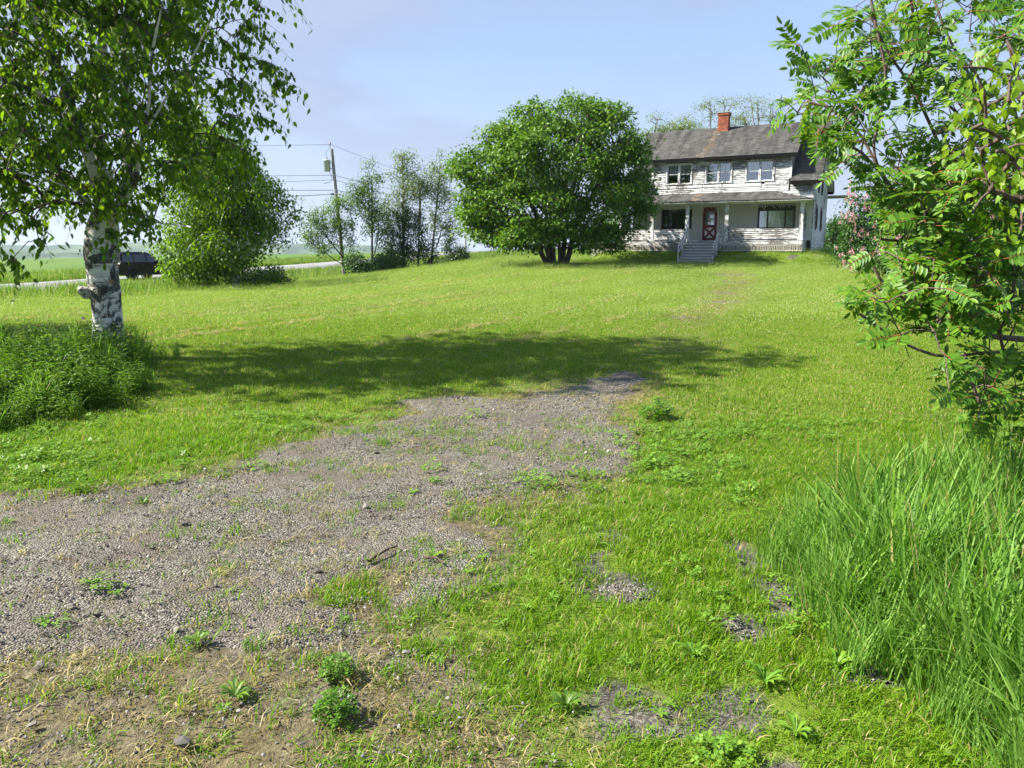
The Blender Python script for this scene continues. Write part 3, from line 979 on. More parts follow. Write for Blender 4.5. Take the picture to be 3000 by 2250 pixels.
# tall bluish grass on the right
pc_t = proto_col('tall_tuft', [tuft(15, .09, .40, .74, .0118, .50, 7, M['tall'], np.random.RandomState(140 + i), droop=.45) for i in range(7)] + [tuft(5, .07, .55, .95, .0045, .30, 6, M['dry'], np.random.RandomState(160), droop=.3)])
def inpoly(poly, n, rs=R):
    P = np.array(poly); lo = P.min(0); hi = P.max(0)
    x = lo[0] + rs.rand(n) * (hi[0] - lo[0]); y = lo[1] + rs.rand(n) * (hi[1] - lo[1])
    sd = sdpoly(x, y, poly) + (fbm(x * 2.1, y * 2.1, 301) - .5) * .7
    k = sd < 0
    return x[k], y[k], sd[k]


x, y, sd = inpoly(TALLR, 4300)
n = len(x)
scl = uni(.75, 1.15, n) * (0.45 + .55 * S(-sd / .45))[:, None]
r = rots(n, .10); r[:, 1] += -.10
r[:, 2] = (R.rand(n) - .5) * 6.283
ti = R.randint(0, 7, n); q_ = R.rand(n); ti = np.where(q_ < .04, 7, ti)
scatter('tall_grass', np.stack([x, y, gz(x, y) - .01], -1), r, scl, ti, pc_t, 'tall lush blue green grass standing unmown on the right', 'tall grass')

# roadside verge, field edge and the growth beyond the lawn
pc_v = proto_col('verge_tuft', [tuft(46, .45, .25, .62, .020, .35, 3, M['verge'], np.random.RandomState(170 + i)) for i in range(5)])
def verge_prob(x, y):
    rx = road_x(y)
    a = (x < lawn_left(y) - .1) & (x > rx + 1.6) & (y > 28.5)
    b = (x < rx - ROAD_W - 1.6) & (x > rx - ROAD_W - 9)
    return (a | b) * (.6 + .4 * (fbm(x * .4, y * .4, 61) > .45))


x, y = region(28.5, 110, 4.2, verge_prob, 0)
n = len(x)
scatter('verge_grass', np.stack([x, y, gz(x, y)], -1), rots(n, .1), uni(.7, 1.2, n), R.randint(0, 5, n), pc_v, 'tall seeding grass on the verges along the road', 'verge grass')
x, y = region(62, 125, 1.8, lambda x, y: ((x > np.maximum(lawn_left(y) - 1, road_x(y) + 2)) & (x < 14) & (y > 66 + .3 * x)) * 1.0, 0)
n = len(x)
scl = uni(1.0, 1.5, n)
scatter('meadow_grass', np.stack([x, y, gz(x, y)], -1), rots(n, .1), scl, R.randint(0, 5, n), pc_v, 'long meadow grass behind the dense round tree', 'meadow grass')
pc_m = proto_col('mound_tuft', [tuft(40, .16, .06, .17, .010, .5, 3, M['rough'], np.random.RandomState(190 + i)) for i in range(5)])
def mound_prob(x, y):
    u, v = huv(x, y)
    du = np.maximum(np.maximum(-4.9 - u, u - 6.4), 0); dv = np.maximum(np.maximum(-2.15 - v, v - 9), 0)
    dd = np.hypot(du, dv)
    return (dd < 2.0) * ~in_house(x, y, -.02) * ~on_steps(x, y) * (fbm(x * 1.3, y * 1.3, 66) > .33)


ux = -7.5 + R.rand(2600) * 17; vx = -4.3 + R.rand(2600) * 6
x = HO[0] + HD[0] * ux + HN[0] * vx; y = HO[1] + HD[1] * ux + HN[1] * vx
k = R.rand(len(x)) < mound_prob(x, y)
x, y = x[k], y[k]; n = len(x)
scatter('bank_grass', np.stack([x, y, gz(x, y)], -1), rots(n, .15), uni(.5, 1.05, n), R.randint(0, 5, n), pc_m, 'unmown grass on the bank in front of the porch', 'bank grass')

# ------------------------------------------------------------------ the old house
house = empty('farmhouse', tuple(HO), -HYAW)
tag(house, 'weathered white farmhouse with peeling clapboards, long dormer and front porch', 'house')
UL, UR = -4.4, 6.2            # gable walls
VB = 8.4; RV, RW = 4.2, 7.17  # depth, ridge
DU0, DU1 = -3.22, 4.93        # dormer
PV = -2.05                    # porch front
PU0, PU1 = -4.7, 5.97


def wall_sheet(mb, mk, a0, a1, b0, b1, holes):
    """rectangle cut by holes, as quads"""
    As = sorted({a0, a1, *[h[0] for h in holes], *[h[1] for h in holes]})
    Bs = sorted({b0, b1, *[h[2] for h in holes], *[h[3] for h in holes]})
    for i in range(len(As) - 1):
        for j in range(len(Bs) - 1):
            ca, cb = (As[i] + As[i + 1]) / 2, (Bs[j] + Bs[j + 1]) / 2
            if any(h[0] < ca < h[1] and h[2] < cb < h[3] for h in holes): continue
            mb.quad(mk(As[i], Bs[j]), mk(As[i + 1], Bs[j]), mk(As[i + 1], Bs[j + 1]), mk(As[i], Bs[j + 1]))
    return mb


def segs(a0, a1, b0, b1, holes):
    s = [(a0, a1)]
    for h in holes:
        if h[2] < b1 - .02 and h[3] > b0 + .02:
            t = []
            for (p, q) in s:
                if h[0] > p + .01: t.append((p, min(q, h[0])))
                if h[1] < q - .01: t.append((max(p, h[1]), q))
            s = [(p, q) for p, q in t if q - p > .02]
    return s


def board(parent, plane, c, sgn, a0, a1, b0, b1, mat, name='clapboard', j=0.0):
    """one lapped board; plane 'v': runs along u on the plane v=c facing sgn; plane 'u': runs along v"""
    t0 = .036 + j; t1 = .005
    lap = .012
    pr = [(0.0, b0), (t0, b0), (t1, b1 + lap), (0.0, b1 + lap)]
    mb = MB()
    pts0 = []; pts1 = []
    for t, b in pr:
        if plane == 'v':
            pts0.append((a0, c + sgn * t, b)); pts1.append((a1, c + sgn * t, b))
        else:
            pts0.append((c + sgn * t, a0, b)); pts1.append((c + sgn * t, a1, b))
    i = len(mb.v); mb.v += pts0 + pts1
    mb.f += [(0, 1, 2, 3), (7, 6, 5, 4), (0, 4, 5, 1), (1, 5, 6, 2), (2, 6, 7, 3)]
    return mb


def clad(parent, plane, c, sgn, a0, a1, b0, b1, holes, mat, ex=.112, lim=None, single=True):
    n = max(1, round((b1 - b0) / ex)); e = (b1 - b0) / n
    alls = MB()
    for k in range(n):
        lo = b0 + k * e; hi = lo + e
        p0, p1 = a0, a1
        if lim:
            p0, p1 = lim(lo, hi)
            if p1 - p0 < .05: continue
        for (p, q) in segs(p0, p1, lo, hi, holes):
            # long runs are made of more than one length of board
            cuts = [p]
            if q - p > 4.5: cuts.append(p + (q - p) * (.3 + .4 * rnd.random()))
            cuts.append(q)
            for s0, s1 in zip(cuts[:-1], cuts[1:]):
                mb = board(parent, plane, c, sgn, s0 + .0008, s1 - .0008, lo + rnd.uniform(-.003, .003), hi, mat, j=rnd.uniform(0, .006))
                if single:
                    mb.build('clapboard', mat, parent)
                else:
                    i = len(alls.v); alls.v += mb.v; alls.f += [tuple(q_ + i for q_ in f) for f in mb.f]
    if not single and alls.v:
        tag(alls.build('clapboards', mat, parent), kind='stuff')


W1 = (-2.28, -.81, 3.42, 4.56); W2 = (.10, 1.55, 3.42, 4.56); W3 = (2.45, 3.94, 3.42, 4.56)
LW = (-2.5, -.72, .78, 1.86); RWN = (3.26, 5.24, .72, 2.02); DR = (0.0, .86, 0.0, 2.0)
SWIN = [(1.7, 2.5, .75, 1.9), (4.6, 5.4, .75, 1.9), (2.2, 2.8, 2.85, 3.5), (4.2, 5.0, 2.9, 4.35)]

# walls (sheathing with real openings), boards on top
sheath = M['room']
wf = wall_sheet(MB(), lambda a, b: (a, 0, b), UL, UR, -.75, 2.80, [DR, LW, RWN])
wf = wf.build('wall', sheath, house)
clad(wf, 'v', 0, -1, UL, UR, 0.0, 2.78, [(DR[0] - .12, DR[1] + .12, -1, 2.12), (LW[0] - .02, LW[1] + .02, LW[2], LW[3]), (RWN[0] - .02, RWN[1] + .02, RWN[2], RWN[3])], M['paint_sound'], ex=.125)
wd = wall_sheet(MB(), lambda a, b: (a, 0, b), DU0, DU1, 2.80, 4.95, [W1, W2, W3])
wall_sheet(wd, lambda a, b: (a, 0, b), UL, DU0, 2.80, 3.45, []); wall_sheet(wd, lambda a, b: (a, 0, b), DU1, UR, 2.80, 3.45, [])
wd = wd.build('dormer_wall', sheath, house)
tr = .10
clad(wd, 'v', 0, -1, DU0 + .10, DU1 - .10, 2.72, 4.72, [(w[0] - tr, w[1] + tr, w[2] - .10, 5.2) for w in (W1, W2, W3)], M['paint_dormer'], ex=.108)
clad(wd, 'v', 0, -1, DU1 + .005, UR - .12, 2.72, 3.16, [], M['paint_dormer'], ex=.108)
clad(wd, 'v', 0, -1, UL + .12, DU0 - .005, 2.72, 3.16, [], M['paint_dormer'], ex=.108)
# broad replacement boards nailed over the clapboards below the windows
mb = MB().box(DU0 + .3, .65, -.052, -.044, 3.16, 3.30); mb.build('patch_board', M['paint_trim'], wd)
mb = MB().box(.65, 3.3, -.053, -.0445, 3.12, 3.31); mb.build('patch_board', M['paint_trim'], wd)
mb = MB().box(3.5, 4.75, -.052, -.044, 3.20, 3.33); mb.build('patch_board', M['paint_trim'], wd)

def gable_lim(lo, hi):
    if hi <= 3.4: return (0.0, VB)
    k = (RW - hi) / (RW - 3.52)
    return (RV - (RV + .02) * k, RV + (VB - RV + .02) * k)


for (uc, sg, nm, sw, one) in ((UR, 1, 'gable_wall', SWIN, True), (UL, -1, 'gable_wall', [], False)):
    mb = wall_sheet(MB(), lambda a, b: (uc, a, b), 0, VB, -.75, 3.45, [s for s in sw if s[3] < 3.46] + [(s[0], s[1], s[2], 3.45) for s in sw if s[3] > 3.46 and s[2] < 3.45])
    hi_h = [(s[0], s[1], 3.45, s[3]) for s in sw if s[3] > 3.46]
    # gable triangle in vertical strips
    vs = sorted({0.0, RV, VB, *[h[0] for h in hi_h], *[h[1] for h in hi_h]})
    top = lambda v: 3.45 + (RW - 3.50) * (1 - abs(v - RV) / RV)
    for p, q in zip(vs[:-1], vs[1:]):
        b0, b1 = 3.45, 3.45
        for h in hi_h:
            if h[0] <= p and q <= h[1]: b0 = b1 = h[3]
        mb.quad((uc, p, b0), (uc, q, b1), (uc, q, top(q)), (uc, p, top(p)))
    w_ = mb.build(nm, sheath, house)
    clad(w_, 'u', uc, sg, .1, VB - .1, -.62, 7.0, [(s[0] - .09, s[1] + .09, s[2] - .08, s[3] + .09) for s in sw], M['paint_side'], ex=.135, lim=lambda lo, hi: (max(.11, gable_lim(lo, hi)[0]), min(VB - .11, gable_lim(lo, hi)[1])), single=one)
mb = MB().quad((UL, VB, -.75), (UR, VB, -.75), (UR, VB, 3.5), (UL, VB, 3.5))
mb.build('wall', M['paint_side'], house)
# foundation and inner floors, so that the rooms are dark
mb = MB().box(UL + .03, UR - .03, .03, VB - .03, -1.4, -.63); mb.build('foundation', M['concrete'], house)
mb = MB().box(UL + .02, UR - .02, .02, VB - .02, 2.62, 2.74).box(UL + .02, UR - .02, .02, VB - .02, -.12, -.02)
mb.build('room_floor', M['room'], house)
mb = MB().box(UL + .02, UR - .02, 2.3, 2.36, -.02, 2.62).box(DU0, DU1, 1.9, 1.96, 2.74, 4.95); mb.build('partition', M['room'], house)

# dormer cheeks between the two roof slopes
SL_M = (RW - 3.32) / (RV + .3); SL_D = (RW - 4.87) / (RV + .3)
for uc, sg in ((DU1, 1), (DU0, -1)):
    mb = MB().tri((uc, 0, 3.32 + .3 * SL_M), (uc, RV, RW - .06), (uc, 0, 4.87 + .3 * SL_D - .05))
    ck = mb.build('dormer_cheek', M['grey_wood'], house)
    mb = MB()
    for k in range(16):
        lo = 3.6 + k * .1; hi = lo + .1
        v1 = min(RV, (hi - 3.32) / SL_M - .3); v0 = max(0.0, (hi - 4.87) / SL_D - .3 + .15)
        if v1 - v0 < .1: continue
        b_ = board(ck, 'u', uc, sg, v0, v1 + .05, lo, hi, None)
        i = len(mb.v); mb.v += b_.v; mb.f += [tuple(q + i for q in f) for f in b_.f]
    tag(mb.build('clapboards', M['grey_wood'], ck), kind='stuff')

# corner boards, frieze and trim
for (u0, u1, v0, v1, w0, w1) in ((UR - .11, UR + .03, -.055, 0.0, 2.75, 3.30), (UR + .0005, UR + .055, 0.001, .11, -.62, 3.35), (UR + .0005, UR + .055, VB - .11, VB + .03, -.62, 3.35),
                                 (UL - .03, UL + .11, -.03, 0.0, 2.75, 3.30), (DU1 - .10, DU1 + .03, -.055, -.001, 3.5, 4.9), (DU0 - .03, DU0 + .10, -.055, -.001, 3.5, 4.9)):
    MB().box(u0, u1, v0, v1, w0, w1).build('corner_board', M['paint_post'], house)
MB().box(DU0 + .1, DU1 - .1, -.058, -.003, 4.70, 4.93).build('frieze_board', M['paint_trim'], house)
MB().box(DU1 + .03, UR - .11, -.034, -.003, 3.17, 3.32).build('frieze_board', M['paint_trim'], house)


def window(u0, u1, w0, w1, bays, style, v=0.0, axis='u', casing=.075, mat_c=None, mat_s=None, covers=None, uc=0.0, sg=1):
    """casing, sashes, panes, curtains; axis 'u' faces -v, axis 'v' faces +u at u=uc"""
    mat_c = mat_c or M['paint_post']; mat_s = mat_s or M['paint_post']
    def bx(mb, a0, a1, d0, d1, b0, b1):
        # d measured outward from the wall
        if axis == 'u':
            mb.box(a0, a1, v - d1, v - d0, b0, b1)
        else:
            mb.box(min(uc + sg * d0, uc + sg * d1), max(uc + sg * d0, uc + sg * d1), a0, a1, b0, b1)
        return mb
    c = casing
    mb = MB()
    bx(mb, u0 - c, u0, .0, .06, w0, w1 + c); bx(mb, u1, u1 + c, .0, .06, w0, w1 + c)
    bx(mb, u0 + .0006, u1 - .0006, .0, .059, w1, w1 + c * .99); bx(mb, u0 - c - .02, u1 + c + .02, .0, .085, w0 - .05, w0 - .001)
    # reveals
    bx(mb, u0 + .0004, u0 + .02, -.10, -.001, w0 + .001, w1 - .001); bx(mb, u1 - .02, u1 - .0004, -.10, -.001, w0 + .001, w1 - .001)
    bx(mb, u0 + .021, u1 - .021, -.10, -.001, w1 - .02, w1 - .0012); bx(mb, u0 + .021, u1 - .021, -.10, -.001, w0 + .0012, w0 + .02)
    wn = mb.build('window', mat_c, house)
    bw = (u1 - u0) / bays
    for b in range(bays):
        a0 = u0 + b * bw + (.025 if b == 0 else .05); a1 = u0 + (b + 1) * bw - (.025 if b == bays - 1 else .05)
        if b:
            bx(MB(), u0 + b * bw - .049, u0 + b * bw + .049, -.06, .03, w0 + .021, w1 - .021).build('mullion', mat_c, wn)
        mid = (w0 + w1) / 2
        if style == 'hung':
            sashes = [(mid - .02, w1 - .022, -.02, 4), (w0 + .022, mid + .02, -.05, 1)]
        else:
            sashes = [(w0 + .022, w1 - .022, -.03, style)]
        for (b0, b1, dd, lights) in sashes:
            mb = MB(); f_ = .035
            bx(mb, a0, a0 + f_, dd - .012, dd + .012, b0, b1); bx(mb, a1 - f_, a1, dd - .012, dd + .012, b0, b1)
            bx(mb, a0 + f_, a1 - f_, dd - .0115, dd + .0115, b0, b0 + f_); bx(mb, a0 + f_, a1 - f_, dd - .0115, dd + .0115, b1 - f_, b1)
            mb.build('sash', mat_s, wn)
            L_ = a1 - a0 - 2 * f_
            nl = lights if isinstance(lights, int) else lights[0]
            for q in range(1, nl):
                x_ = a0 + f_ + L_ * q / nl
                bx(MB(), x_ - .009, x_ + .009, dd - .008, dd + .008, b0 + f_, b1 - f_).build('muntin', mat_s, wn)
            if not isinstance(lights, int):
                for q in range(1, lights[1]):
                    z_ = b0 + (b1 - b0) * q / lights[1]
                    bx(MB(), a0 + f_, a1 - f_, dd - .007, dd + .007, z_ - .009, z_ + .009).build('muntin', mat_s, wn)
            bx(MB(), a0 + f_ - .004, a1 - f_ + .004, dd - .002, dd + .002, b0 + f_ - .004, b1 - f_ + .004).build('pane', M['glass'], wn)
        cv = covers[b] if covers else None
        if cv:
            kind, h0, h1 = cv
            mb = MB(); n = 22
            for q in range(n):
                x0_ = a0 + (a1 - a0) * q / n; x1_ = a0 + (a1 - a0) * (q + 1) / n
                amp = .018 if kind == 'curtain' else .0
                d0 = -.13 + amp * math.sin(q * 1.9); d1 = -.13 + amp * math.sin((q + 1) * 1.9)
                B0, B1 = w0 + (w1 - w0) * h0, w0 + (w1 - w0) * h1
                if axis == 'u':
                    mb.quad((x0_, v - d0, B0), (x1_, v - d1, B0), (x1_, v - d1, B1), (x0_, v - d0, B1))
            mb.build('curtain' if kind == 'curtain' else 'blind', M['curtain' if kind == 'curtain' else 'blind'], wn)
    return wn


window(*W1, 2, 'hung', covers=[('curtain', .42, .98), ('blind', .45, .98)])
window(*W2, 2, 'hung', covers=[('blind', .03, .5), ('curtain', .5, .98)])
window(*W3, 2, 'hung', covers=[('curtain', .45, .98), ('curtain', .45, .98)])
window(*LW, 2, 1, casing=.05, mat_c=M['dark_frame'], mat_s=M['dark_frame'])
# picture window: dark transom strip, narrow - wide - narrow lights
mb = MB()
u0, u1, w0, w1 = RWN
mb.box(u0 - .05, u0 + .04, -.05, 0.06, w0, w1 + .05).box(u1 - .04, u1 + .05, -.05, .06, w0, w1 + .05).box(u0 + .041, u1 - .041, -.049, .06, w1 - .04, w1 + .05).box(u0 - .06, u1 + .06, -.07, .06, w0 - .05, w0 - .001)
mb.box(u0 + .041, u1 - .041, -.03, .05, w1 - .33, w1 - .041).box(u0 + .041, u1 - .041, -.045, .05, w0 + .0, w0 + .04)
pwin = mb.build('picture_window', M['dark_frame'], house)
for (a, b) in ((u0 + .04, u0 + .46), (u0 + .54, u1 - .54), (u1 - .46, u1 - .04)):
    MB().box(a, b, .004, .010, w0 + .04, w1 - .33).build('pane', M['glass'], pwin)
for a in (u0 + .46, u1 - .54):
    MB().box(a, a + .08, -.04, .05, w0 + .041, w1 - .331).build('mullion', M['dark_frame'], pwin)
mb = MB(); n = 60
for q in range(n):
    a = u0 + .05 + (u1 - u0 - .1) * q / n; b = u0 + .05 + (u1 - u0 - .1) * (q + 1) / n
    mb.quad((a, .16 + .02 * math.sin(q * 1.3), w0 + .02), (b, .16 + .02 * math.sin((q + 1) * 1.3), w0 + .02), (b, .16 + .02 * math.sin((q + 1) * 1.3), w1 - .3), (a, .16 + .02 * math.sin(q * 1.3), w1 - .3))
mb.build('curtain', M['curtain'], pwin)
for s in SWIN:
    window(s[0], s[1], s[2], s[3], 1, 'hung', axis='v', uc=UR, sg=1, casing=.08, mat_c=M['dark_frame'], mat_s=M['dark_frame'])

# front door: red screen door with a scalloped light and a white crossbuck panel
mb = MB()
for (a, b, c, d) in ((-.11, -.002, 0, 2.11), (.862, .97, 0, 2.11), (-.0015, .8615, 2.002, 2.108)):
    mb.box(a, b, -.06, 0.0, c, d)
mb.build('door_casing', M['paint_sound'], house)
mb = MB()
y0, y1 = -.045, -.012
mb.box(.002, .14, y0, y1, .005, 1.998).box(.72, .858, y0, y1, .005, 1.998).box(.1405, .7195, y0, y1, .005, .17).box(.1405, .7195, y0, y1, .78, .95).box(.1405, .7195, y0, y1, 1.74, 1.998)
mb.bar((.15, y0 + .017, .18), (.71, y0 + .017, .77), .028, .12).bar((.71, y0 + .015, .18), (.15, y0 + .015, .77), .026, .118)
door = mb.build('front_door', M['door_red'], house)
MB().box(.12, .74, -.026, -.02, .16, .8).build('door_panel', M['door_white'], door)
MB().box(.13, .73, -.024, -.02, .94, 1.75).build('pane', M['glass'], door)
# scalloped edging round the light
mb = MB()
for k in range(9):
    z_ = .97 + k * .085
    for s_, x_ in ((1, .14), (-1, .72)):
        mb.prism([(x_, z_), (x_ + s_ * .028, z_ + .02), (x_ + s_ * .032, z_ + .043), (x_ + s_ * .028, z_ + .066), (x_, z_ + .085)], y0 + .004, y1, axis=1)
mb.build('scalloped_edge', M['door_red'], door)
MB().box(.40, .42, -.034, -.028, .95, 1.74).box(.14, .72, -.033, -.0285, 1.63, 1.65).build('muntin', M['door_white'], door)
MB().box(.04, .075, -.085, -.046, .98, 1.08).build('door_handle', M['black_trim_eave_shade'], door)
MB().box(.02, .84, .05, .07, .01, 1.98).build('inner_door', M['door_white'], door)
mb = MB().box(1.10, 1.15, -.05, -.024, 1.36, 1.46).bar((1.125, -.035, 1.46), (1.125, -.035, 1.95), .012)
mb.build('doorbell', M['ceramic'], house)

# porch: deck, skirt, posts, solid clapboard rail, beam and hipped roof
mb = MB().box(PU0, PU1, PV - .03, 0, -.045, -.005); deck = mb.build('porch_deck', M['paint_step'], house)
for k in range(7):
    pass
MB().box(PU0, PU1, PV - .012, PV + .02, -.24, -.047).build('skirt_board', M['paint_rail'], house)
MB().box(PU1 - .03, PU1 + .002, PV + .021, 0, -.24, -.047).build('skirt_board', M['paint_rail'], house)
MB().box(PU0, PU1, PV - .014, PV + .02, -.62, -.57).build('skirt_board', M['slat_wood'], house)
# pointed lattice slats under the deck
su = PU0 + .03; k = 0
slat_me = None
while su < PU1 - .06:
    if not (-.35 < su < 1.42):
        w_ = .058 + rnd.uniform(-.006, .006)
        if slat_me is None:
            mb = MB().prism([(0, -.60), (.085, -.60), (.085, -.57), (.060, -.52), (.060, -.36), (.085, -.31), (.085, -.241), (0, -.241)], 0, .016, axis=1)
            o = mb.build('slat', M['slat_wood'], house); slat_me = o.data
        else:
            o = link('slat', slat_me, None, house)
        o.location = (su, PV - .006 + rnd.uniform(-.003, .003), rnd.uniform(-.006, .004)); o.rotation_euler = (0, rnd.uniform(-.02, .02), 0)
    su += .0955
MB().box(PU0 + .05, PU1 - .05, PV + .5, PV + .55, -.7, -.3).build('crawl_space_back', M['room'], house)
MB().box(PU1 - .02, PU1, PV + .021, -.0, -.62, -.241).build('skirt_board', M['slat_wood'], house)
MB().box(PU0, PU0 + .02, PV + .021, -.0, -.62, -.047).build('skirt_board', M['slat_wood'], house)
POSTS = [-4.58, -2.58, -.46, 1.82, 5.85]
for k, u in enumerate(POSTS):
    mb = MB()
    b, t = .115, .088
    z = [(0.0, b + .02), (.10, b + .02), (.1001, b), (1.92, t), (1.93, t + .018), (2.03, t + .022)]
    i = len(mb.v)
    for (zz, r_) in z:
        mb.v += [(u - r_, PV + .12 - r_, zz), (u + r_, PV + .12 - r_, zz), (u + r_, PV + .12 + r_, zz), (u - r_, PV + .12 + r_, zz)]
    for q in range(len(z) - 1):
        for e in range(4):
            mb.f.append((i + q * 4 + e, i + q * 4 + (e + 1) % 4, i + q * 4 + 4 + (e + 1) % 4, i + q * 4 + 4 + e))
    mb.build('porch_post', M['paint_post'], house)
for a, b in ((POSTS[0], POSTS[1]), (POSTS[1], POSTS[2]), (POSTS[3], POSTS[4])):
    a2, b2 = a + .135, b - .135
    MB().box(a2, b2, PV + .06, PV + .18, .06, .60).build('porch_rail_core', M['room'], house)
    cap = MB().box(a2, b2, PV + .03, PV + .21, .601, .64).build('rail_cap', M['paint_rail'], house)
    clad(cap, 'v', PV + .06, -1, a2, b2, .07, .598, [], M['paint_rail'], ex=.1)
# closed porch ends with a glazed sash
for uc, sg in ((PU1 - .1, 1), (PU0 + .1, -1)):
    x0_, x1_ = sorted((uc, uc - sg * .08))
    MB().box(x0_, x1_, PV + .24, -.03, 0, .66).box(x0_, x1_, PV + .24, -.03, 1.92, 2.03).box(x0_, x1_, PV + .24, PV + .36, .661, 1.919).box(x0_, x1_, -.3, -.03, .661, 1.919).build('porch_end_wall', M['paint_post'], house)
    ew = MB().box(x0_ - .01, x1_ + .01, PV + .22, -.02, .64, .68).build('end_sill', M['paint_rail'], house)
    clad(ew, 'u', uc, sg, PV + .24, -.03, .02, .62, [], M['paint_side'], ex=.1)
    window(PV + .38, -.32, .70, 1.90, 1, (3, 2), axis='v', uc=uc, sg=sg, casing=.03)
# beam
MB().box(PU0 - .02, PU1 + .02, PV + .02, PV + .22, 2.032, 2.16).build('porch_beam', M['paint_sound'], house)
MB().box(PU1 - .2, PU1 + .018, PV + .221, -.03, 2.032, 2.159).build('porch_beam', M['paint_sound'], house)
MB().box(PU0 - .1, PU1 + .1, PV - .12, -.03, 2.165, 2.185).build('porch_ceiling', M['paint_sound'], house)
MB().box(-4.4, -2.7, PV + .1, PV + .13, 1.74, 1.78).build('hanging_rail', M['paint_trim'], house)
EV = PV - .33; EW = 2.19; TW = 2.83; EU0, EU1 = PU0 - .35, PU1 + .42
run = -EV
hipu = run * 1.0
TU0, TU1 = EU0 + hipu, EU1 - hipu
th = .05
mb = MB()
mb.quad((EU0, EV, EW), (EU1, EV, EW), (TU1, -.002, TW), (TU0, -.002, TW))
mb.tri((EU1, EV, EW), (EU1, -.002, EW), (TU1, -.002, TW)).tri((EU0, -.002, EW), (EU0, EV, EW), (TU0, -.002, TW))
mb.build('porch_roof', M['shingle'], house)
MB().box(EU0, EU1, EV - .012, EV + .02, EW - .075, EW - .003).build('eave_trim', M['paint_trim'], house)
MB().box(EU0 - .01, EU1 + .01, EV - .03, EV - .0125, EW - .025, EW + .012).build('drip_edge', M['black_trim_eave_shade'], house)
MB().box(EU1 - .02, EU1 + .012, EV + .021, -.04, EW - .075, EW - .003).build('eave_trim', M['grey_wood'], house)
MB().box(EU0, EU1 - .03, EV + .021, -.03, EW - .06, EW - .04).build('porch_soffit', M['paint_sound'], house)


def shingle_field(name, O_, eu, es, width, length, inside, parent, ex=.15, sw=.28, seed=1):
    """overlapping shingles on the plane O_ + a*eu + b*es (b goes up the slope)"""
    rs = random.Random(seed)
    O_ = Vector(O_); eu = Vector(eu).normalized(); es = Vector(es).normalized(); n = eu.cross(es).normalized()
    V = []; F = []
    rows = int(length / ex) + 1
    for r_ in range(rows):
        b0 = r_ * ex; b1 = min(b0 + ex * 1.25, length)
        a = -rs.random() * sw
        while a < width:
            w_ = sw * rs.uniform(.7, 1.25)
            a0, a1 = max(a, 0), min(a + w_ - .006, width)
            a += w_
            if a1 - a0 < .03 or not inside((a0 + a1) / 2, b0 + ex / 2): continue
            if rs.random() < .006: continue
            d = rs.uniform(-.012, .008)
            t0 = rs.uniform(.014, .024); t1 = .004
            i = len(V)
            for (q, b_, t_) in ((a0, b0 + d, t0), (a1, b0 + d, t0), (a1, b1, t1), (a0, b1, t1)):
                V.append(O_ + eu * q + es * b_ + n * t_)
            V.append(O_ + eu * a0 + es * (b0 + d)); V.append(O_ + eu * a1 + es * (b0 + d))
            F += [(i, i + 1, i + 2, i + 3), (i + 4, i + 5, i + 1, i)]
    o = link(name, mesh_np(name, [tuple(v) for v in V], F), M['shingle'], parent)
    tag(o, kind='stuff')
    return o


pl = math.hypot(run, TW - EW)
shingle_field('shingles', (EU0, EV, EW), (1, 0, 0), (0, run, TW - EW), EU1 - EU0, pl, lambda a, b: b * .96 < a < (EU1 - EU0) - b * .96, house, seed=3)
shingle_field('shingles', (EU1, EV, EW), (0, 1, 0), (-hipu, 0, TW - EW), run, pl, lambda a, b: a > b * .98, house, seed=4)

# main roofs
def slab(u0, u1, p, q, th, mat, name):
    d = Vector((q[0] - p[0], q[1] - p[1])).normalized(); nn = Vector((-d.y, d.x))
    if nn.y < 0: nn = -nn
    poly = [(p[0], p[1]), (q[0], q[1]), (q[0] - nn.x * th, q[1] - nn.y * th), (p[0] - nn.x * th, p[1] - nn.y * th)]
    return MB().prism(poly, u0, u1, axis=0).build(name, mat, house)


RU0, RU1 = -4.80, 6.60
EVM = -.30
slab(RU0, DU0 - .01, (EVM, 3.32), (RV, RW), .10, M['shingle'], 'main_roof')
slab(DU1 + .01, RU1, (EVM, 3.32), (RV, RW), .10, M['shingle'], 'main_roof')
slab(RU0, RU1, (RV + .001, RW), (VB + .35, 3.32), .10, M['shingle'], 'main_roof')
slab(DU0 - .28, DU1 + .30, (EVM, 4.87), (RV, RW + .03), .09, M['shingle'], 'dormer_roof')
lm = math.hypot(RV - EVM, RW - 3.32); ld = math.hypot(RV - EVM, RW + .03 - 4.87)
shingle_field('shingles', (DU0 - .28, EVM, 4.87), (1, 0, 0), (0, RV - EVM, RW + .03 - 4.87), DU1 - DU0 + .58, ld, lambda a, b: True, house, seed=5)
shingle_field('shingles', (DU1 + .01, EVM, 3.32), (1, 0, 0), (0, RV - EVM, RW - 3.32), RU1 - DU1, lm, lambda a, b: True, house, seed=6)
shingle_field('shingles', (RU0, EVM, 3.32), (1, 0, 0), (0, RV - EVM, RW - 3.32), DU0 - RU0, lm, lambda a, b: True, house, seed=7)
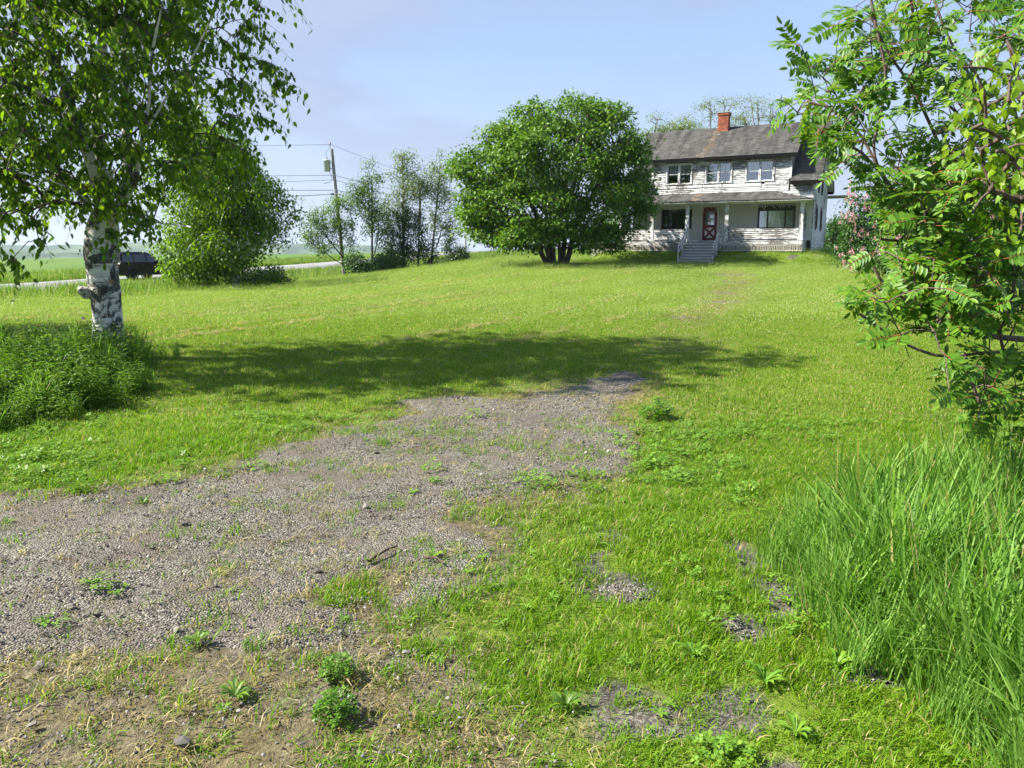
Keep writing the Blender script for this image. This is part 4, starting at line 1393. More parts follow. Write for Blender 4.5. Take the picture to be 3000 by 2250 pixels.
# eaves: boards blackened to put the shadow line there into their colour, white soffits; black rake boards on the gables
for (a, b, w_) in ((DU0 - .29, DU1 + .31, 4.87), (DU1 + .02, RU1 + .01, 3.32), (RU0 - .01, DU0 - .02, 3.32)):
    MB().box(a, b, EVM - .05, EVM + .005, w_ - .19, w_ + .012).build('eave_shade_board', M['black_trim_eave_shade'], house)
    MB().box(a + .02, b - .02, EVM + .006, -.046, w_ - .12, w_ - .095).build('soffit', M['paint_trim'], house)
for sgn, uu in ((1, RU1), (-1, RU0)):
    x0_, x1_ = sorted((uu + .002 * sgn, uu + .03 * sgn))
    for p, q in (((EVM - .03, 3.32), (RV, RW + .02)), ((VB + .38, 3.32), (RV, RW + .02))):
        MB().prism([(p[0], p[1] + .01), (q[0], q[1] + .01), (q[0], q[1] - .17), (p[0], p[1] - .15)], x0_, x1_, axis=0).build('rake_board', M['black_trim_eave_shade'], house)
    # boarded soffit under the rake overhang
    a, b = sorted(((UR + .035) if sgn > 0 else (UL - .035), uu - .01 * sgn))
    for (p, q) in (((EVM + .02, 3.32), (RV, RW)), ((VB + .3, 3.36), (RV + .01, RW))):
        MB().prism([(p[0], p[1] - .125), (q[0], q[1] - .125), (q[0], q[1] - .155), (p[0], p[1] - .155)], a, b, axis=0).build('rake_soffit', M['paint_trim'], house)
MB().box(RU1 - .4, RU1 - .01, VB - .05, VB + .36, 3.10, 3.24).build('eave_return', M['black_trim_eave_shade'], house)
# thin canopy over the back door, seen end-on past the gable
MB().box(4.5, UR + 1.5, VB + .05, VB + 1.7, 2.92, 3.02).build('canopy', M['grey_wood'], house)
MB().box(UR - .8, UR - .7, VB + 1.5, VB + 1.6, -.9, 2.92).build('canopy_post', M['grey_wood'], house)

# chimney, brick by brick
chim = empty('chimney', (0, 0, 0)); chim.parent = house
CU0, CU1, CV0, CV1 = -.12, .53, 3.55, 4.2
CZ0, CZ1 = 6.62, 8.02
MB().box(CU0 + .012, CU1 - .012, CV0 + .012, CV1 - .012, CZ0 - .3, CZ1).build('mortar_core', M['mortar'], chim)
MB().box(CU0 - .04, CU1 + .04, CV0 - .06, CV1 + .04, CZ0 - .1, CZ0 + .16).build('flashing', M['flash'], chim)
brick_me = {}
course = .076
nc = int((CZ1 - CZ0 - .16) / course)
for k in range(nc):
    z_ = CZ0 + .16 + k * course
    grow_ = .035 if k >= nc - 2 else 0.0
    a0, a1, b0, b1 = CU0 - grow_, CU1 + grow_, CV0 - grow_, CV1 + grow_
    for face in range(2):
        s0, s1 = (a0, a1) if face == 0 else (b0, b1)
        q = s0 + (0 if k % 2 else -.11)
        while q < s1 - .005:
            p0, p1 = max(q, s0), min(q + .212, s1)
            q += .222
            if p1 - p0 < .03: continue
            key = (round(p1 - p0, 2), face)
            L_ = p1 - p0
            if key not in brick_me:
                mb = MB()
                if face == 0: mb.box(0, L_, 0, .1, 0, .064)
                else: mb.box(-.1, 0, 0, L_, 0, .064)
                o = mb.build('brick', M['brick'], chim); brick_me[key] = o.data
            else:
                o = link('brick', brick_me[key], None, chim)
            j = rnd.uniform(-.004, .006)
            if face == 0: o.location = (p0, b0 - j, z_)
            else: o.location = (a1 + j, max(p0, b0 + .103) if p0 < b0 + .05 else p0, z_)
MB().box(CU0 - .06, CU1 + .06, CV0 - .06, CV1 + .06, CZ0 + .16 + nc * course, CZ0 + .16 + nc * course + .05).build('chimney_cap', M['concrete'], chim)

# steps with treads, risers, stringers and plank handrails
steps = empty('front_steps', tuple(hw(0, 0, 0)), -HYAW)
tag(steps, 'peeling white wooden front steps with plank handrails leading up to the porch', 'steps')
NS = 8; RISE = 1.28 / NS; RUN = .285
SU0, SU1 = -.32, 1.45
for k in range(NS):
    vv = PV - .05 - k * RUN; ww = -.02 - (k + 0) * RISE
    if k:
        for q in range(2):
            MB().box(SU0 - .03 + rnd.uniform(-.012, .012), SU1 + .03 + rnd.uniform(-.012, .012), vv - .035 + q * .148, vv + .105 + q * .148, ww - .04, ww + rnd.uniform(-.002, .003)).build('tread', M['paint_step'], steps)
    MB().box(SU0, SU1, vv - .012, vv + .012, ww - RISE, ww - .041).build('riser', M['grey_wood'], steps)  # shade of the gaps under the treads put into the riser colour
for u in (SU0 - .05, SU1 + .012):
    MB().prism([(PV - .02, -.06), (PV - .02, -.40), (PV - NS * RUN + .1, -1.42), (PV - NS * RUN - .05, -1.42), (PV - NS * RUN - .05, -1.30)], u, u + .04, axis=0).build('stringer', M['grey_wood'], steps)
for u in (SU0 - .09, SU1 + .09):
    e0 = (u, PV + .0, .66); e1 = (u, PV - 1.98, -.36)
    MB().bar(e0, e1, .04, .11).build('handrail', M['paint_rail'], steps)
    MB().bar((u, PV - .02, .30), (u, PV - 1.96, -.72), .035, .10).build('mid_rail', M['paint_rail'], steps)
    for v_, w0_, w1_ in ((PV - .10, -.5, .60), (PV - 1.0, -.9, .14), (PV - 1.95, -1.42, -.36)):
        MB().box(u - .03, u + .03, v_ - .04, v_ + .04, w0_, w1_).build('handrail_post', M['paint_rail'], steps)

# icicle light string along the beam
mb = MB(); mb2 = MB()
u = PU0 + 1.9
prev = None
while u < PU1 - .25:
    if not (u > 2.6 and u < 3.05):
        p = (u, PV + .25, 2.02 + .015 * math.sin(u * 3))
        if prev: mb.tube([prev, p], .007, 4)
        prev = p
        dl = rnd.choice([.10, .16, .22, .30, .26])
        pts = [(u + rnd.uniform(-.025, .025), PV + .25 + rnd.uniform(-.015, .015), 2.02 - dl * q / 4) for q in range(5)]
        mb.tube(pts, .0065, 4)
        for q in pts[1:]:
            mb2.lathe([(.001, -.026), (.011, -.014), (.011, .008), (.001, .018)], c=q, n=5)
    else:
        prev = None
    u += .078 + rnd.uniform(-.015, .015)
sl = empty('icicle_light_string', tuple(HO), -HYAW)
tag(sl, 'unlit icicle light string hanging along the porch beam', 'string lights')
mb.build('light_wire', M['lights'], sl); mb2.build('light_bulbs', M['lights'], sl)

# grey cellar hatch beside the porch
hc = empty('cellar_hatch', tuple(hw(-5.9, 1.0, -.62)), -HYAW)
tag(hc, 'low grey wooden lean-to shed at the left end of the porch', 'shed')
for k in range(5):
    MB().box(-1.3, .55, -.86, -.84, -.35 + k * .18, -.35 + k * .18 + .172).build('wall_plank', M['grey_wood'], hc)
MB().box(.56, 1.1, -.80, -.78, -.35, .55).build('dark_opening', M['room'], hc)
MB().box(-1.32, -1.29, -.84, 1.4, -.5, .55).build('side_wall', M['grey_wood'], hc)
for k in range(6):
    MB().prism([(-1.05 + k * .42, .50 + k * .02), (-1.05 + k * .42 + .41, .50 + k * .02 + .02), (-1.05 + k * .42 + .41, .54 + k * .02 + .02), (-1.05 + k * .42, .54 + k * .02)], -1.45, 1.12, axis=0).build('roof_plank', M['grey_wood'], hc)

# rooftop aerial
ant = empty('roof_aerial', tuple(hw(3.55, RV, RW - .05)), -HYAW)
tag(ant, 'thin metal television aerial standing on the roof ridge', 'aerial')
MB().tube([(0, 0, 0), (-.02, 0, .9), (.02, 0, 1.75)], .022, 6).build('mast', M['wire'], ant)
MB().tube([(-1.0, -.2, 1.42), (.9, .2, 1.75)], .014, 5).build('boom', M['metal'], ant)
for q in range(6):
    t = q / 5; cx, cy, cz = -1.0 + 1.9 * t, -.2 + .4 * t, 1.42 + .33 * t
    MB().tube([(cx, cy, cz - .12), (cx + .02, cy, cz + .32 + .05 * (q % 2))], .009, 4).build('element', M['metal'], ant)
for s_ in (-1, 1):
    MB().tube([(0, 0, 1.1), (1.2 * s_, .3, -.35 if s_ > 0 else -.1)], .005, 4).build('guy_wire', M['wire'], ant)

# ------------------------------------------------------------------ trees and shrubs
OVATE = (np.array([(0, 0, 0), (.30, .30, .05), (0, .34, -.02), (-.30, .30, .05), (.22, .66, .02), (0, .66, -.05), (-.22, .66, .02), (0, 1.05, -.12)]),
         np.array([(0, 1, 2), (0, 2, 3), (1, 4, 5), (1, 5, 2), (2, 5, 6), (2, 6, 3), (4, 7, 5), (5, 7, 6)]))
RHOMB = (np.array([(0, 0, 0), (.30, .42, .06), (0, 1.0, -.10), (-.30, .42, .06)]), np.array([(0, 1, 2), (0, 2, 3)]))


def pinnate(pairs=6, rs=None):
    """mountain-ash leaf: a red-brown stalk with paired leaflets and one at the tip, about 1 long"""
    V = []; F = []; rs = rs or np.random.RandomState(1)
    def leaflet(b, d, L, n):
        d = d / np.linalg.norm(d); side = np.cross(d, n); side /= np.linalg.norm(side); n2 = np.cross(side, d)
        i = len(V)
        for (x, y, z) in ((0, 0, 0), (.15, .22, .03), (.19, .5, .03), (.125, .8, .01), (0, 1.0, -.06), (-.125, .8, .01), (-.19, .5, .03), (-.15, .22, .03), (0, .5, -.03)):
            V.append(b + L * (x * side + y * d + z * n2))
        for k in range(8):
            F.append((i + k, i + (k + 1) % 8, i + 8))
    bend = lambda t: np.array([0, t, -.20 * t * t + .04 * t])
    for k in range(pairs):
        t = .26 + .66 * k / (pairs - 1 + .6)
        b = bend(t)
        for s in (-1, 1):
            L = .36 * (1 - .22 * abs(k - pairs * .45) / pairs) * (0.92 + .16 * rs.rand())
            leaflet(b, np.array([s * 1.0, .42 + .10 * rs.randn(), -.12 + .10 * rs.randn()]), L, np.array([0, .15, 1.0]))
    leaflet(bend(.96), np.array([0, 1.0, -.35]), .33, np.array([0, .3, 1.0]))
    nl = len(F)
    tv, tf = tube_np([bend(t) for t in (0, .3, .6, .98)], [.010, .008, .006, .004], 3)
    i = len(V)
    V = np.vstack([np.array(V), tv])
    TF = []
    for q in tf:
        TF += [(q[0] + i, q[1] + i, q[2] + i), (q[0] + i, q[2] + i, q[3] + i)]
    return np.array(V), np.array(F + TF), nl


def frames(A, Nn):
    A = A / (np.linalg.norm(A, axis=1)[:, None] + 1e-9)
    Nn = Nn - A * np.sum(A * Nn, 1)[:, None]
    Nn /= np.linalg.norm(Nn, axis=1)[:, None] + 1e-9
    B = np.cross(A, Nn)
    return A, B, Nn


def leaf_mesh(name, tpl, P, A, Nn, Sz):
    tv, tf = tpl[0], tpl[1]
    A, B, Nn = frames(A, Nn)
    n, k = len(P), len(tv)
    V = P[:, None, :] + Sz[:, None, None] * (tv[None, :, 0:1] * B[:, None, :] + tv[None, :, 1:2] * A[:, None, :] + tv[None, :, 2:3] * Nn[:, None, :])
    F = tf[None, :, :] + (np.arange(n) * k)[:, None, None]
    return mesh_np(name, V.reshape(-1, 3), F.reshape(-1, 3))


def leaf_objects(name, tpl_me, P, A, Nn, Sz, parent):
    A, B, Nn = frames(A, Nn)
    for i in range(len(P)):
        o = bpy.data.objects.new(name, tpl_me)
        m_ = Matrix(((B[i, 0], A[i, 0], Nn[i, 0], P[i, 0]), (B[i, 1], A[i, 1], Nn[i, 1], P[i, 1]), (B[i, 2], A[i, 2], Nn[i, 2], P[i, 2]), (0, 0, 0, 1)))
        o.parent = parent
        o.matrix_local = m_ @ Matrix.Scale(float(Sz[i]), 4)
        col.objects.link(o)


def grow(init, par, targets, bias=.3, seg=.35, jit=.05, arch=.12, start=0, rs=R):
    """grow a branch system from the given stem nodes so that it reaches every target"""
    n0 = len(init); cap = n0 + len(targets) * 30
    P = np.zeros((cap, 3)); P[:n0] = init
    pr = np.full(cap, -1); pr[:n0] = par
    pl = np.zeros(cap); ok = np.ones(cap, bool); ok[:start] = False
    for i in range(n0):
        if pr[i] >= 0: pl[i] = pl[pr[i]] + np.linalg.norm(P[i] - P[pr[i]])
    n = n0
    T = np.asarray(targets)
    d0 = np.min(np.linalg.norm(T[:, None, :] - P[None, start:n0, :], axis=2), axis=1)
    tips = []
    for ti in np.argsort(d0):
        t = T[ti]
        d = np.linalg.norm(P[:n] - t, axis=1)
        cost = d + bias * pl[:n] + np.where(P[:n, 2] > t[2] + .3, .6 * (P[:n, 2] - t[2]), 0) + np.where(ok[:n], 0, 1e6)
        j = int(np.argmin(cost)); D = d[j]
        k = max(1, int(math.ceil(D / seg)))
        a = P[j].copy(); prev = j
        for s in range(1, k + 1):
            q = s / k
            p = a + (t - a) * q
            if s < k:
                p = p + rs.randn(3) * jit * min(1, D)
            p[2] += arch * D * math.sin(math.pi * q) * (1 if s < k else 0)
            P[n] = p; pr[n] = prev; pl[n] = pl[prev] + np.linalg.norm(p - P[prev]); prev = n; n += 1
            if n >= cap - 2: break
        tips.append(prev)
    return P[:n], pr[:n], np.array(tips)


def radii(pr, tips, rmin, rmax, n0, pw=.45, cap=None):
    cnt = np.zeros(len(pr)); cnt[tips] = 1
    for i in range(len(pr) - 1, -1, -1):
        if pr[i] >= 0: cnt[pr[i]] += cnt[i]
    cnt = np.maximum(cnt, .5)
    return rmin + (rmax - rmin) * (cnt / cnt.max()) ** pw


def branch_mesh(name, P, pr, rad, sides=5, skip=0):
    e = np.array([i for i in range(len(P)) if pr[i] >= 0 and i >= skip])
    a = P[pr[e]]; b = P[e]
    ra = np.minimum(rad[pr[e]], rad[e] * 1.6); rb = rad[e]
    d = b - a; L = np.linalg.norm(d, axis=1)[:, None] + 1e-9; d = d / L
    a = a - d * np.minimum(.02, L * .1)
    ref = np.where(np.abs(d[:, 2:3]) < .9, np.array([[0, 0, 1.0]]), np.array([[1.0, 0, 0]]))
    x = np.cross(d, ref); x /= np.linalg.norm(x, axis=1)[:, None]; y = np.cross(d, x)
    an = np.arange(sides) * 2 * math.pi / sides
    ring = np.cos(an)[None, :, None] * x[:, None, :] + np.sin(an)[None, :, None] * y[:, None, :]
    V = np.concatenate([a[:, None, :] + ring * ra[:, None, None], b[:, None, :] + ring * rb[:, None, None]], 1)
    k = np.arange(sides); k2 = (k + 1) % sides
    f = np.stack([k, k2, k2 + sides, k + sides], -1)
    F = f[None] + (np.arange(len(e)) * 2 * sides)[:, None, None]
    return mesh_np(name, V.reshape(-1, 3), F.reshape(-1, 4), True)


def stems_nodes(list_of_paths, seg=.3):
    """paths of 3D points; the first starts on the ground, each later one starts at a node of an earlier path"""
    P = []; par = []
    for k, path in enumerate(list_of_paths):
        path = np.asarray(path, float)
        L = np.sum(np.linalg.norm(np.diff(path, axis=0), axis=1))
        n = max(3, int(L / seg) + 1)
        sp_ = spline(path, n)
        if k == 0:
            prev = -1; rng = range(n)
        else:
            prev = int(np.argmin(np.linalg.norm(np.array(P) - sp_[0], axis=1))); rng = range(1, n)
        for i in rng:
            P.append(sp_[i]); par.append(prev); prev = len(P) - 1
    return np.array(P), np.array(par)


def blobs(n, ells, rs, shell=.55, mind=0.0, floor=None):
    """points in a union of ellipsoids (cx,cy,cz,rx,ry,rz), thinned to keep a distance"""
    out = np.zeros((0, 3)); vol = np.array([e[3] * e[4] * e[5] for e in ells]); vol = vol / vol.sum()
    tries = 0
    pts = []
    while len(pts) < n and tries < n * 60:
        tries += 1
        e = ells[rs.choice(len(ells), p=vol)]
        v = rs.randn(3); v /= np.linalg.norm(v)
        r = (shell + (1 - shell) * rs.rand()) if rs.rand() < .75 else rs.rand() ** .5
        p = np.array(e[:3]) + v * r * np.array(e[3:6])
        if floor is not None and p[2] < floor(p): continue
        if mind and pts and np.min(np.linalg.norm(np.array(pts) - p, axis=1)) < mind: continue
        pts.append(p)
    return np.array(pts)


def clump_leaves(T, per, sig, rs, droop=.3, outward=.6, flat=1.0, size=(.1, .16)):
    n = len(T) * per
    c = np.repeat(T, per, 0)
    off = rs.randn(n, 3) * np.array([sig, sig, sig * flat])
    P = c + off
    dirn = off / (np.linalg.norm(off, axis=1)[:, None] + 1e-6)
    A = dirn * outward + rs.randn(n, 3) * .45; A[:, 2] -= droop
    Nn = np.array([0, 0, 1.0]) + dirn * .5 + rs.randn(n, 3) * .45
    Sz = size[0] + (size[1] - size[0]) * rs.rand(n)
    return P, A, Nn, Sz


def tree(name, label, cat, stems, targets, leafspec, bark, leafmat_, trunk_r, twig_r=.008, bias=.3, seg=.35, jit=.05, arch=.1, start=2, sides=5, group=None, seed=1, tpl=RHOMB, pw=.5, bloom=None):
    rs = np.random.RandomState(seed)
    base = np.asarray(stems[0][0], float)
    root = empty(name, tuple(base))
    tag(root, label, cat, group)
    P0, par0 = stems_nodes(stems)
    Pn, pr, tips = grow(P0, par0, targets, bias, seg, jit, arch, start, rs)
    rad = radii(pr, tips, twig_r, trunk_r, len(P0), pw)
    n0 = len(P0)
    tm = branch_mesh('trunk', Pn[:n0] - base, pr[:n0], rad[:n0], 9)
    link('trunk', tm, bark, root)
    bmh = branch_mesh('branches', Pn - base, pr, rad, sides, skip=n0)
    link('branches', bmh, bark, root)
    P, A, Nn, Sz = leafspec(targets, rs)
    cr = link('crown', leaf_mesh('crown', tpl, P - base, A, Nn, Sz), leafmat_, root)
    tag(cr, kind='stuff')
    if bloom:
        bp, ba, bn, bs, bm_ = bloom(rs)
        tag(link('blossom', leaf_mesh('blossom', tpl, bp - base, ba, bn, bs), bm_, root), kind='stuff')
    return root, Pn, pr, tips


# ---- big white birch, left foreground
def build_birch():
    rs = np.random.RandomState(5)
    bx, by = -5.98, 11.3; bz = float(gz(bx, by))
    root = empty('birch_tree', (bx, by, bz))
    tag(root, 'large white birch with scarred trunk, standing in tall weeds on the left', 'tree')
    base = np.array([bx, by, bz])
    # the massive lower trunk with swellings
    zz = np.linspace(-.15, 2.75, 40)
    tr = []; ra = []
    for z in zz:
        c = at(322 + (z * 5 if z > 0 else 0), 1060, by)
        q_ = max(0, z - 1.5)
        tr.append((bx + .05 * z / 2 + .02 * math.sin(z * 3) + .11 * q_, by + .02 * math.sin(z * 2) + .05 * q_, bz + z))
        ra.append(.205 + .07 * math.exp(-(z + .1) * 4) + .012 * math.sin(z * 7) + .03 * S((z - 1.2) / .4) - .17 * S((z - 1.7) / .9))
    V, F = tube_np(np.array(tr) - base, ra, 28)
    ang = np.arctan2(V[:, 1], V[:, 0])
    bumpy = .014 * (fbm(ang * 2.0 + 9, V[:, 2] * 3.2, 41) - .5) * 2 + .012 * (fbm(ang * 6 + 3, V[:, 2] * 11, 43) - .5) * 2
    rr = np.hypot(V[:, 0], V[:, 1])[:, None]
    V[:, :2] += V[:, :2] / (rr + 1e-6) * bumpy[:, None]
    link('trunk', mesh_np('trunk', V, F, True), M['birch_bark'], root)
    # broken stub on the left
    st = spline([(-.08, -.05, .98), (-.16, -.08, 1.0), (-.22, -.10, 1.03), (-.26, -.11, 1.07), (-.28, -.12, 1.10)], 16)
    V, F = tube_np(st, np.interp(np.arange(16), [0, 4, 8, 12, 15], [.085, .085, .075, .055, .015]), 14)
    V += (np.stack([fbm(V[:, 0] * 14 + i, V[:, 2] * 17 + V[:, 1] * 9, 50 + i) for i in range(3)], -1) - .5) * .07
    link('broken_stub', mesh_np('broken_stub', V, F, True), M['stub_bark'], root)
    # peeling scrolls of bark
    for k in range(16):
        a = rs.uniform(-2.9, .3); z = rs.uniform(.25, 1.8); r_ = .25
        c = np.array([math.cos(a) * r_, math.sin(a) * r_, z])
        t_ = np.array([-math.sin(a), math.cos(a), 0]); o_ = np.array([math.cos(a), math.sin(a), 0])
        w_, h_ = rs.uniform(.03, .09), rs.uniform(.015, .05)
        vv = []
        for i in range(5):
            q = i / 4 - .5
            curl = rs.uniform(.5, 1.2) * (q + .5) ** 2 * .05
            for s in (0, 1):
                vv.append(c + t_ * q * w_ + o_ * curl + np.array([0, 0, (s - .5) * h_]))
        link('bark_flake', mesh_np('bark_flake', vv, [(2 * i, 2 * i + 1, 2 * i + 3, 2 * i + 2) for i in range(4)], True), M['birch_bark'], root)
    # stems following the photograph
    A_ = lambda l, Y: [at(px, py, Y + dy) for px, py, dy in l]
    top = np.array([bx + .05, by, bz + 1.85])
    stems = [[(bx, by, bz + 1.2), top],
             [top] + A_([(368, 560, .1), (372, 400, .2), (366, 250, .25), (376, 60, .2), (380, -180, 0), (360, -480, -.3), (350, -800, -.5)], by),
             [top] + A_([(292, 560, -.3), (250, 430, -.5), (212, 330, -.6), (190, 240, -.7), (140, 150, -.9), (95, 20, -1.0), (40, -180, -1.2), (0, -420, -1.4)], by),
             [top] + A_([(300, 600, .3), (285, 380, .5), (292, 250, .7), (302, 80, .9), (290, -150, 1.3), (270, -420, 1.6)], by),
             [top] + A_([(385, 560, -.5), (415, 420, -.8), (436, 300, -1.0), (442, 180, -1.1), (470, 40, -1.3), (520, -160, -1.5)], by),
             A_([(425, 390, -.85), (500, 265, -1.0), (560, 175, -1.1), (625, 40, -1.2), (690, -120, -1.3)], by),
             A_([(250, 430, -.5), (130, 285, -1.2), (40, 245, -1.6), (-120, 190, -2.0)], by),
             A_([(300, 620, -.2), (215, 560, -1.4), (120, 520, -2.2), (20, 500, -2.8)], by),
             A_([(350, 640, 0), (450, 650, -1.2), (560, 665, -1.8)], by),
             A_([(330, 600, .5), (390, 480, 1.8), (470, 380, 2.6)], by)]
    P0, par0 = stems_nodes(stems, .25)
    # twig targets: crown volume
    ells = [(-6.3, 11.2, 5.0, 3.1, 3.3, 3.0), (-6.2, 11.0, 3.3, 2.9, 3.1, 1.5), (-4.75, 10.6, 4.6, 1.6, 2.0, 2.0), (-7.6, 10.6, 4.0, 2.2, 2.8, 2.4), (-6.0, 11.4, 7.0, 2.6, 2.7, 2.2), (-5.9, 11.4, 7.3, 1.9, 2.0, 1.9), (-6.6, 9.8, 2.7, 2.0, 1.6, .75)]
    fl = lambda p: 2.0 + .3 * max(0, p[0] + 6)
    T = blobs(1000, ells, rs, shell=.3, mind=.18, floor=fl)
    sprays = [(-2.95, 10.2, 3.75), (-3.1, 10.1, 3.95), (-3.3, 10.0, 4.2), (-2.85, 10.3, 4.9), (-2.95, 10.0, 5.2), (-3.5, 9.9, 3.3), (-3.7, 10.2, 3.0), (-3.2, 10.2, 4.5), (-3.9, 9.6, 2.75), (-4.3, 9.8, 2.3), (-4.7, 9.5, 2.05), (-6.9, 8.9, 1.75), (-7.2, 9.0, 1.9), (-6.7, 9.3, 1.65), (-6.4, 9.2, 1.95), (-7.6, 9.3, 2.1), (-5.75, 9.0, 1.55), (-5.95, 8.9, 1.75), (-5.5, 9.1, 1.75), (-6.1, 9.0, 1.95), (-5.6, 9.2, 2.0), (-6.3, 9.1, 1.5), (-4.9, 9.6, 1.9), (-4.5, 9.7, 2.0)]
    T = np.vstack([T, np.array(sprays), blobs(330, [(-6.1, 11.4, 7.0, 2.5, 3.0, 2.0), (-6.1, 11.4, 5.6, 2.8, 3.2, 1.6)], rs, .1, .16)])
    Pn, pr, tips = grow(P0, par0, T, .25, .22, .035, .16, 6, rs)
    rad = radii(pr, tips, .003, .14, len(P0), .62)
    n0 = len(P0)
    thick = np.clip(rad[:n0] * 1.25, .008, .13); thick = np.where((Pn[:n0, 2] < bz + 2.6) & (np.hypot(Pn[:n0, 0] - bx, Pn[:n0, 1] - by) < .45), np.maximum(thick, .075), thick)
    link('stems', branch_mesh('stems', Pn[:n0] - base, pr[:n0], thick, 10), M['birch_bark'], root)
    link('branches', branch_mesh('branches', Pn - base, pr, rad, 4, skip=n0), M['twig'], root)
    # hanging twigs with leaves all along
    LP = []; LA = []; LN = []; LS = []
    TW = MB()
    sun_dir = np.array([-.73, -.05, .68])
    for t in T:
        for q in range(8 if rs.rand() < .68 else 2):
            d = rs.randn(3); d[2] = -abs(d[2]) * .5 - .35; d /= np.linalg.norm(d)
            L = rs.uniform(.22, .55)
            out = (t - np.array([-6.1, 11.2, t[2]])); out = out / (np.linalg.norm(out) + .1)
            pts = [t + (d * .8 + out * .5) * L * s + np.array([0, 0, -.30 * L * s * s]) for s in np.linspace(0, 1, 4)]
            v_, f_ = tube_np(pts, [.0035, .003, .0025, .0015], 3)
            i = len(TW.v); TW.v += [tuple(p - base) for p in v_]; TW.f += [tuple(int(a) + i for a in f) for f in f_]
            nlf = rs.randint(5, 9)
            for s in range(nlf):
                u = (s + .6) / nlf; k = min(int(u * 3), 2); p = pts[k] + (pts[k + 1] - pts[k]) * (u * 3 - k)
                LP.append(p + rs.randn(3) * .02)
                a = np.array([rs.randn() * .55, rs.randn() * .55, -.75 - .4 * rs.rand()])
                LA.append(a)
                nrm = rs.randn(3); nrm[2] = nrm[2] * .5 + .35
                LN.append(nrm)
                LS.append(rs.uniform(.064, .110))
    me = bpy.data.meshes.new('twigs'); me.from_pydata(TW.v, [], TW.f)
    tag(link('twigs', me, M['twig'], root), kind='stuff')
    LP, LA, LN, LS = map(np.array, (LP, LA, LN, LS))
    dist = np.linalg.norm(LP - np.array([0, 0, EYE]), axis=1)
    pxx = 1500 + FPX * LP[:, 0] / LP[:, 1]
    vis = (pxx > 0)
    order = np.argsort(np.where(vis, dist, 99))
    lf = mesh_np('leaf', OVATE[0], OVATE[1]); lf.materials.append(M['birch_leaf'])
    k = order[:300]; rest = order[300:]
    leaf_objects('leaf', lf, LP[k] - base, LA[k], LN[k], LS[k], root)
    cr = link('crown', leaf_mesh('crown', OVATE, LP[rest] - base, LA[rest], LN[rest], LS[rest]), M['birch_leaf'], root)
    tag(cr, kind='stuff')


build_birch()

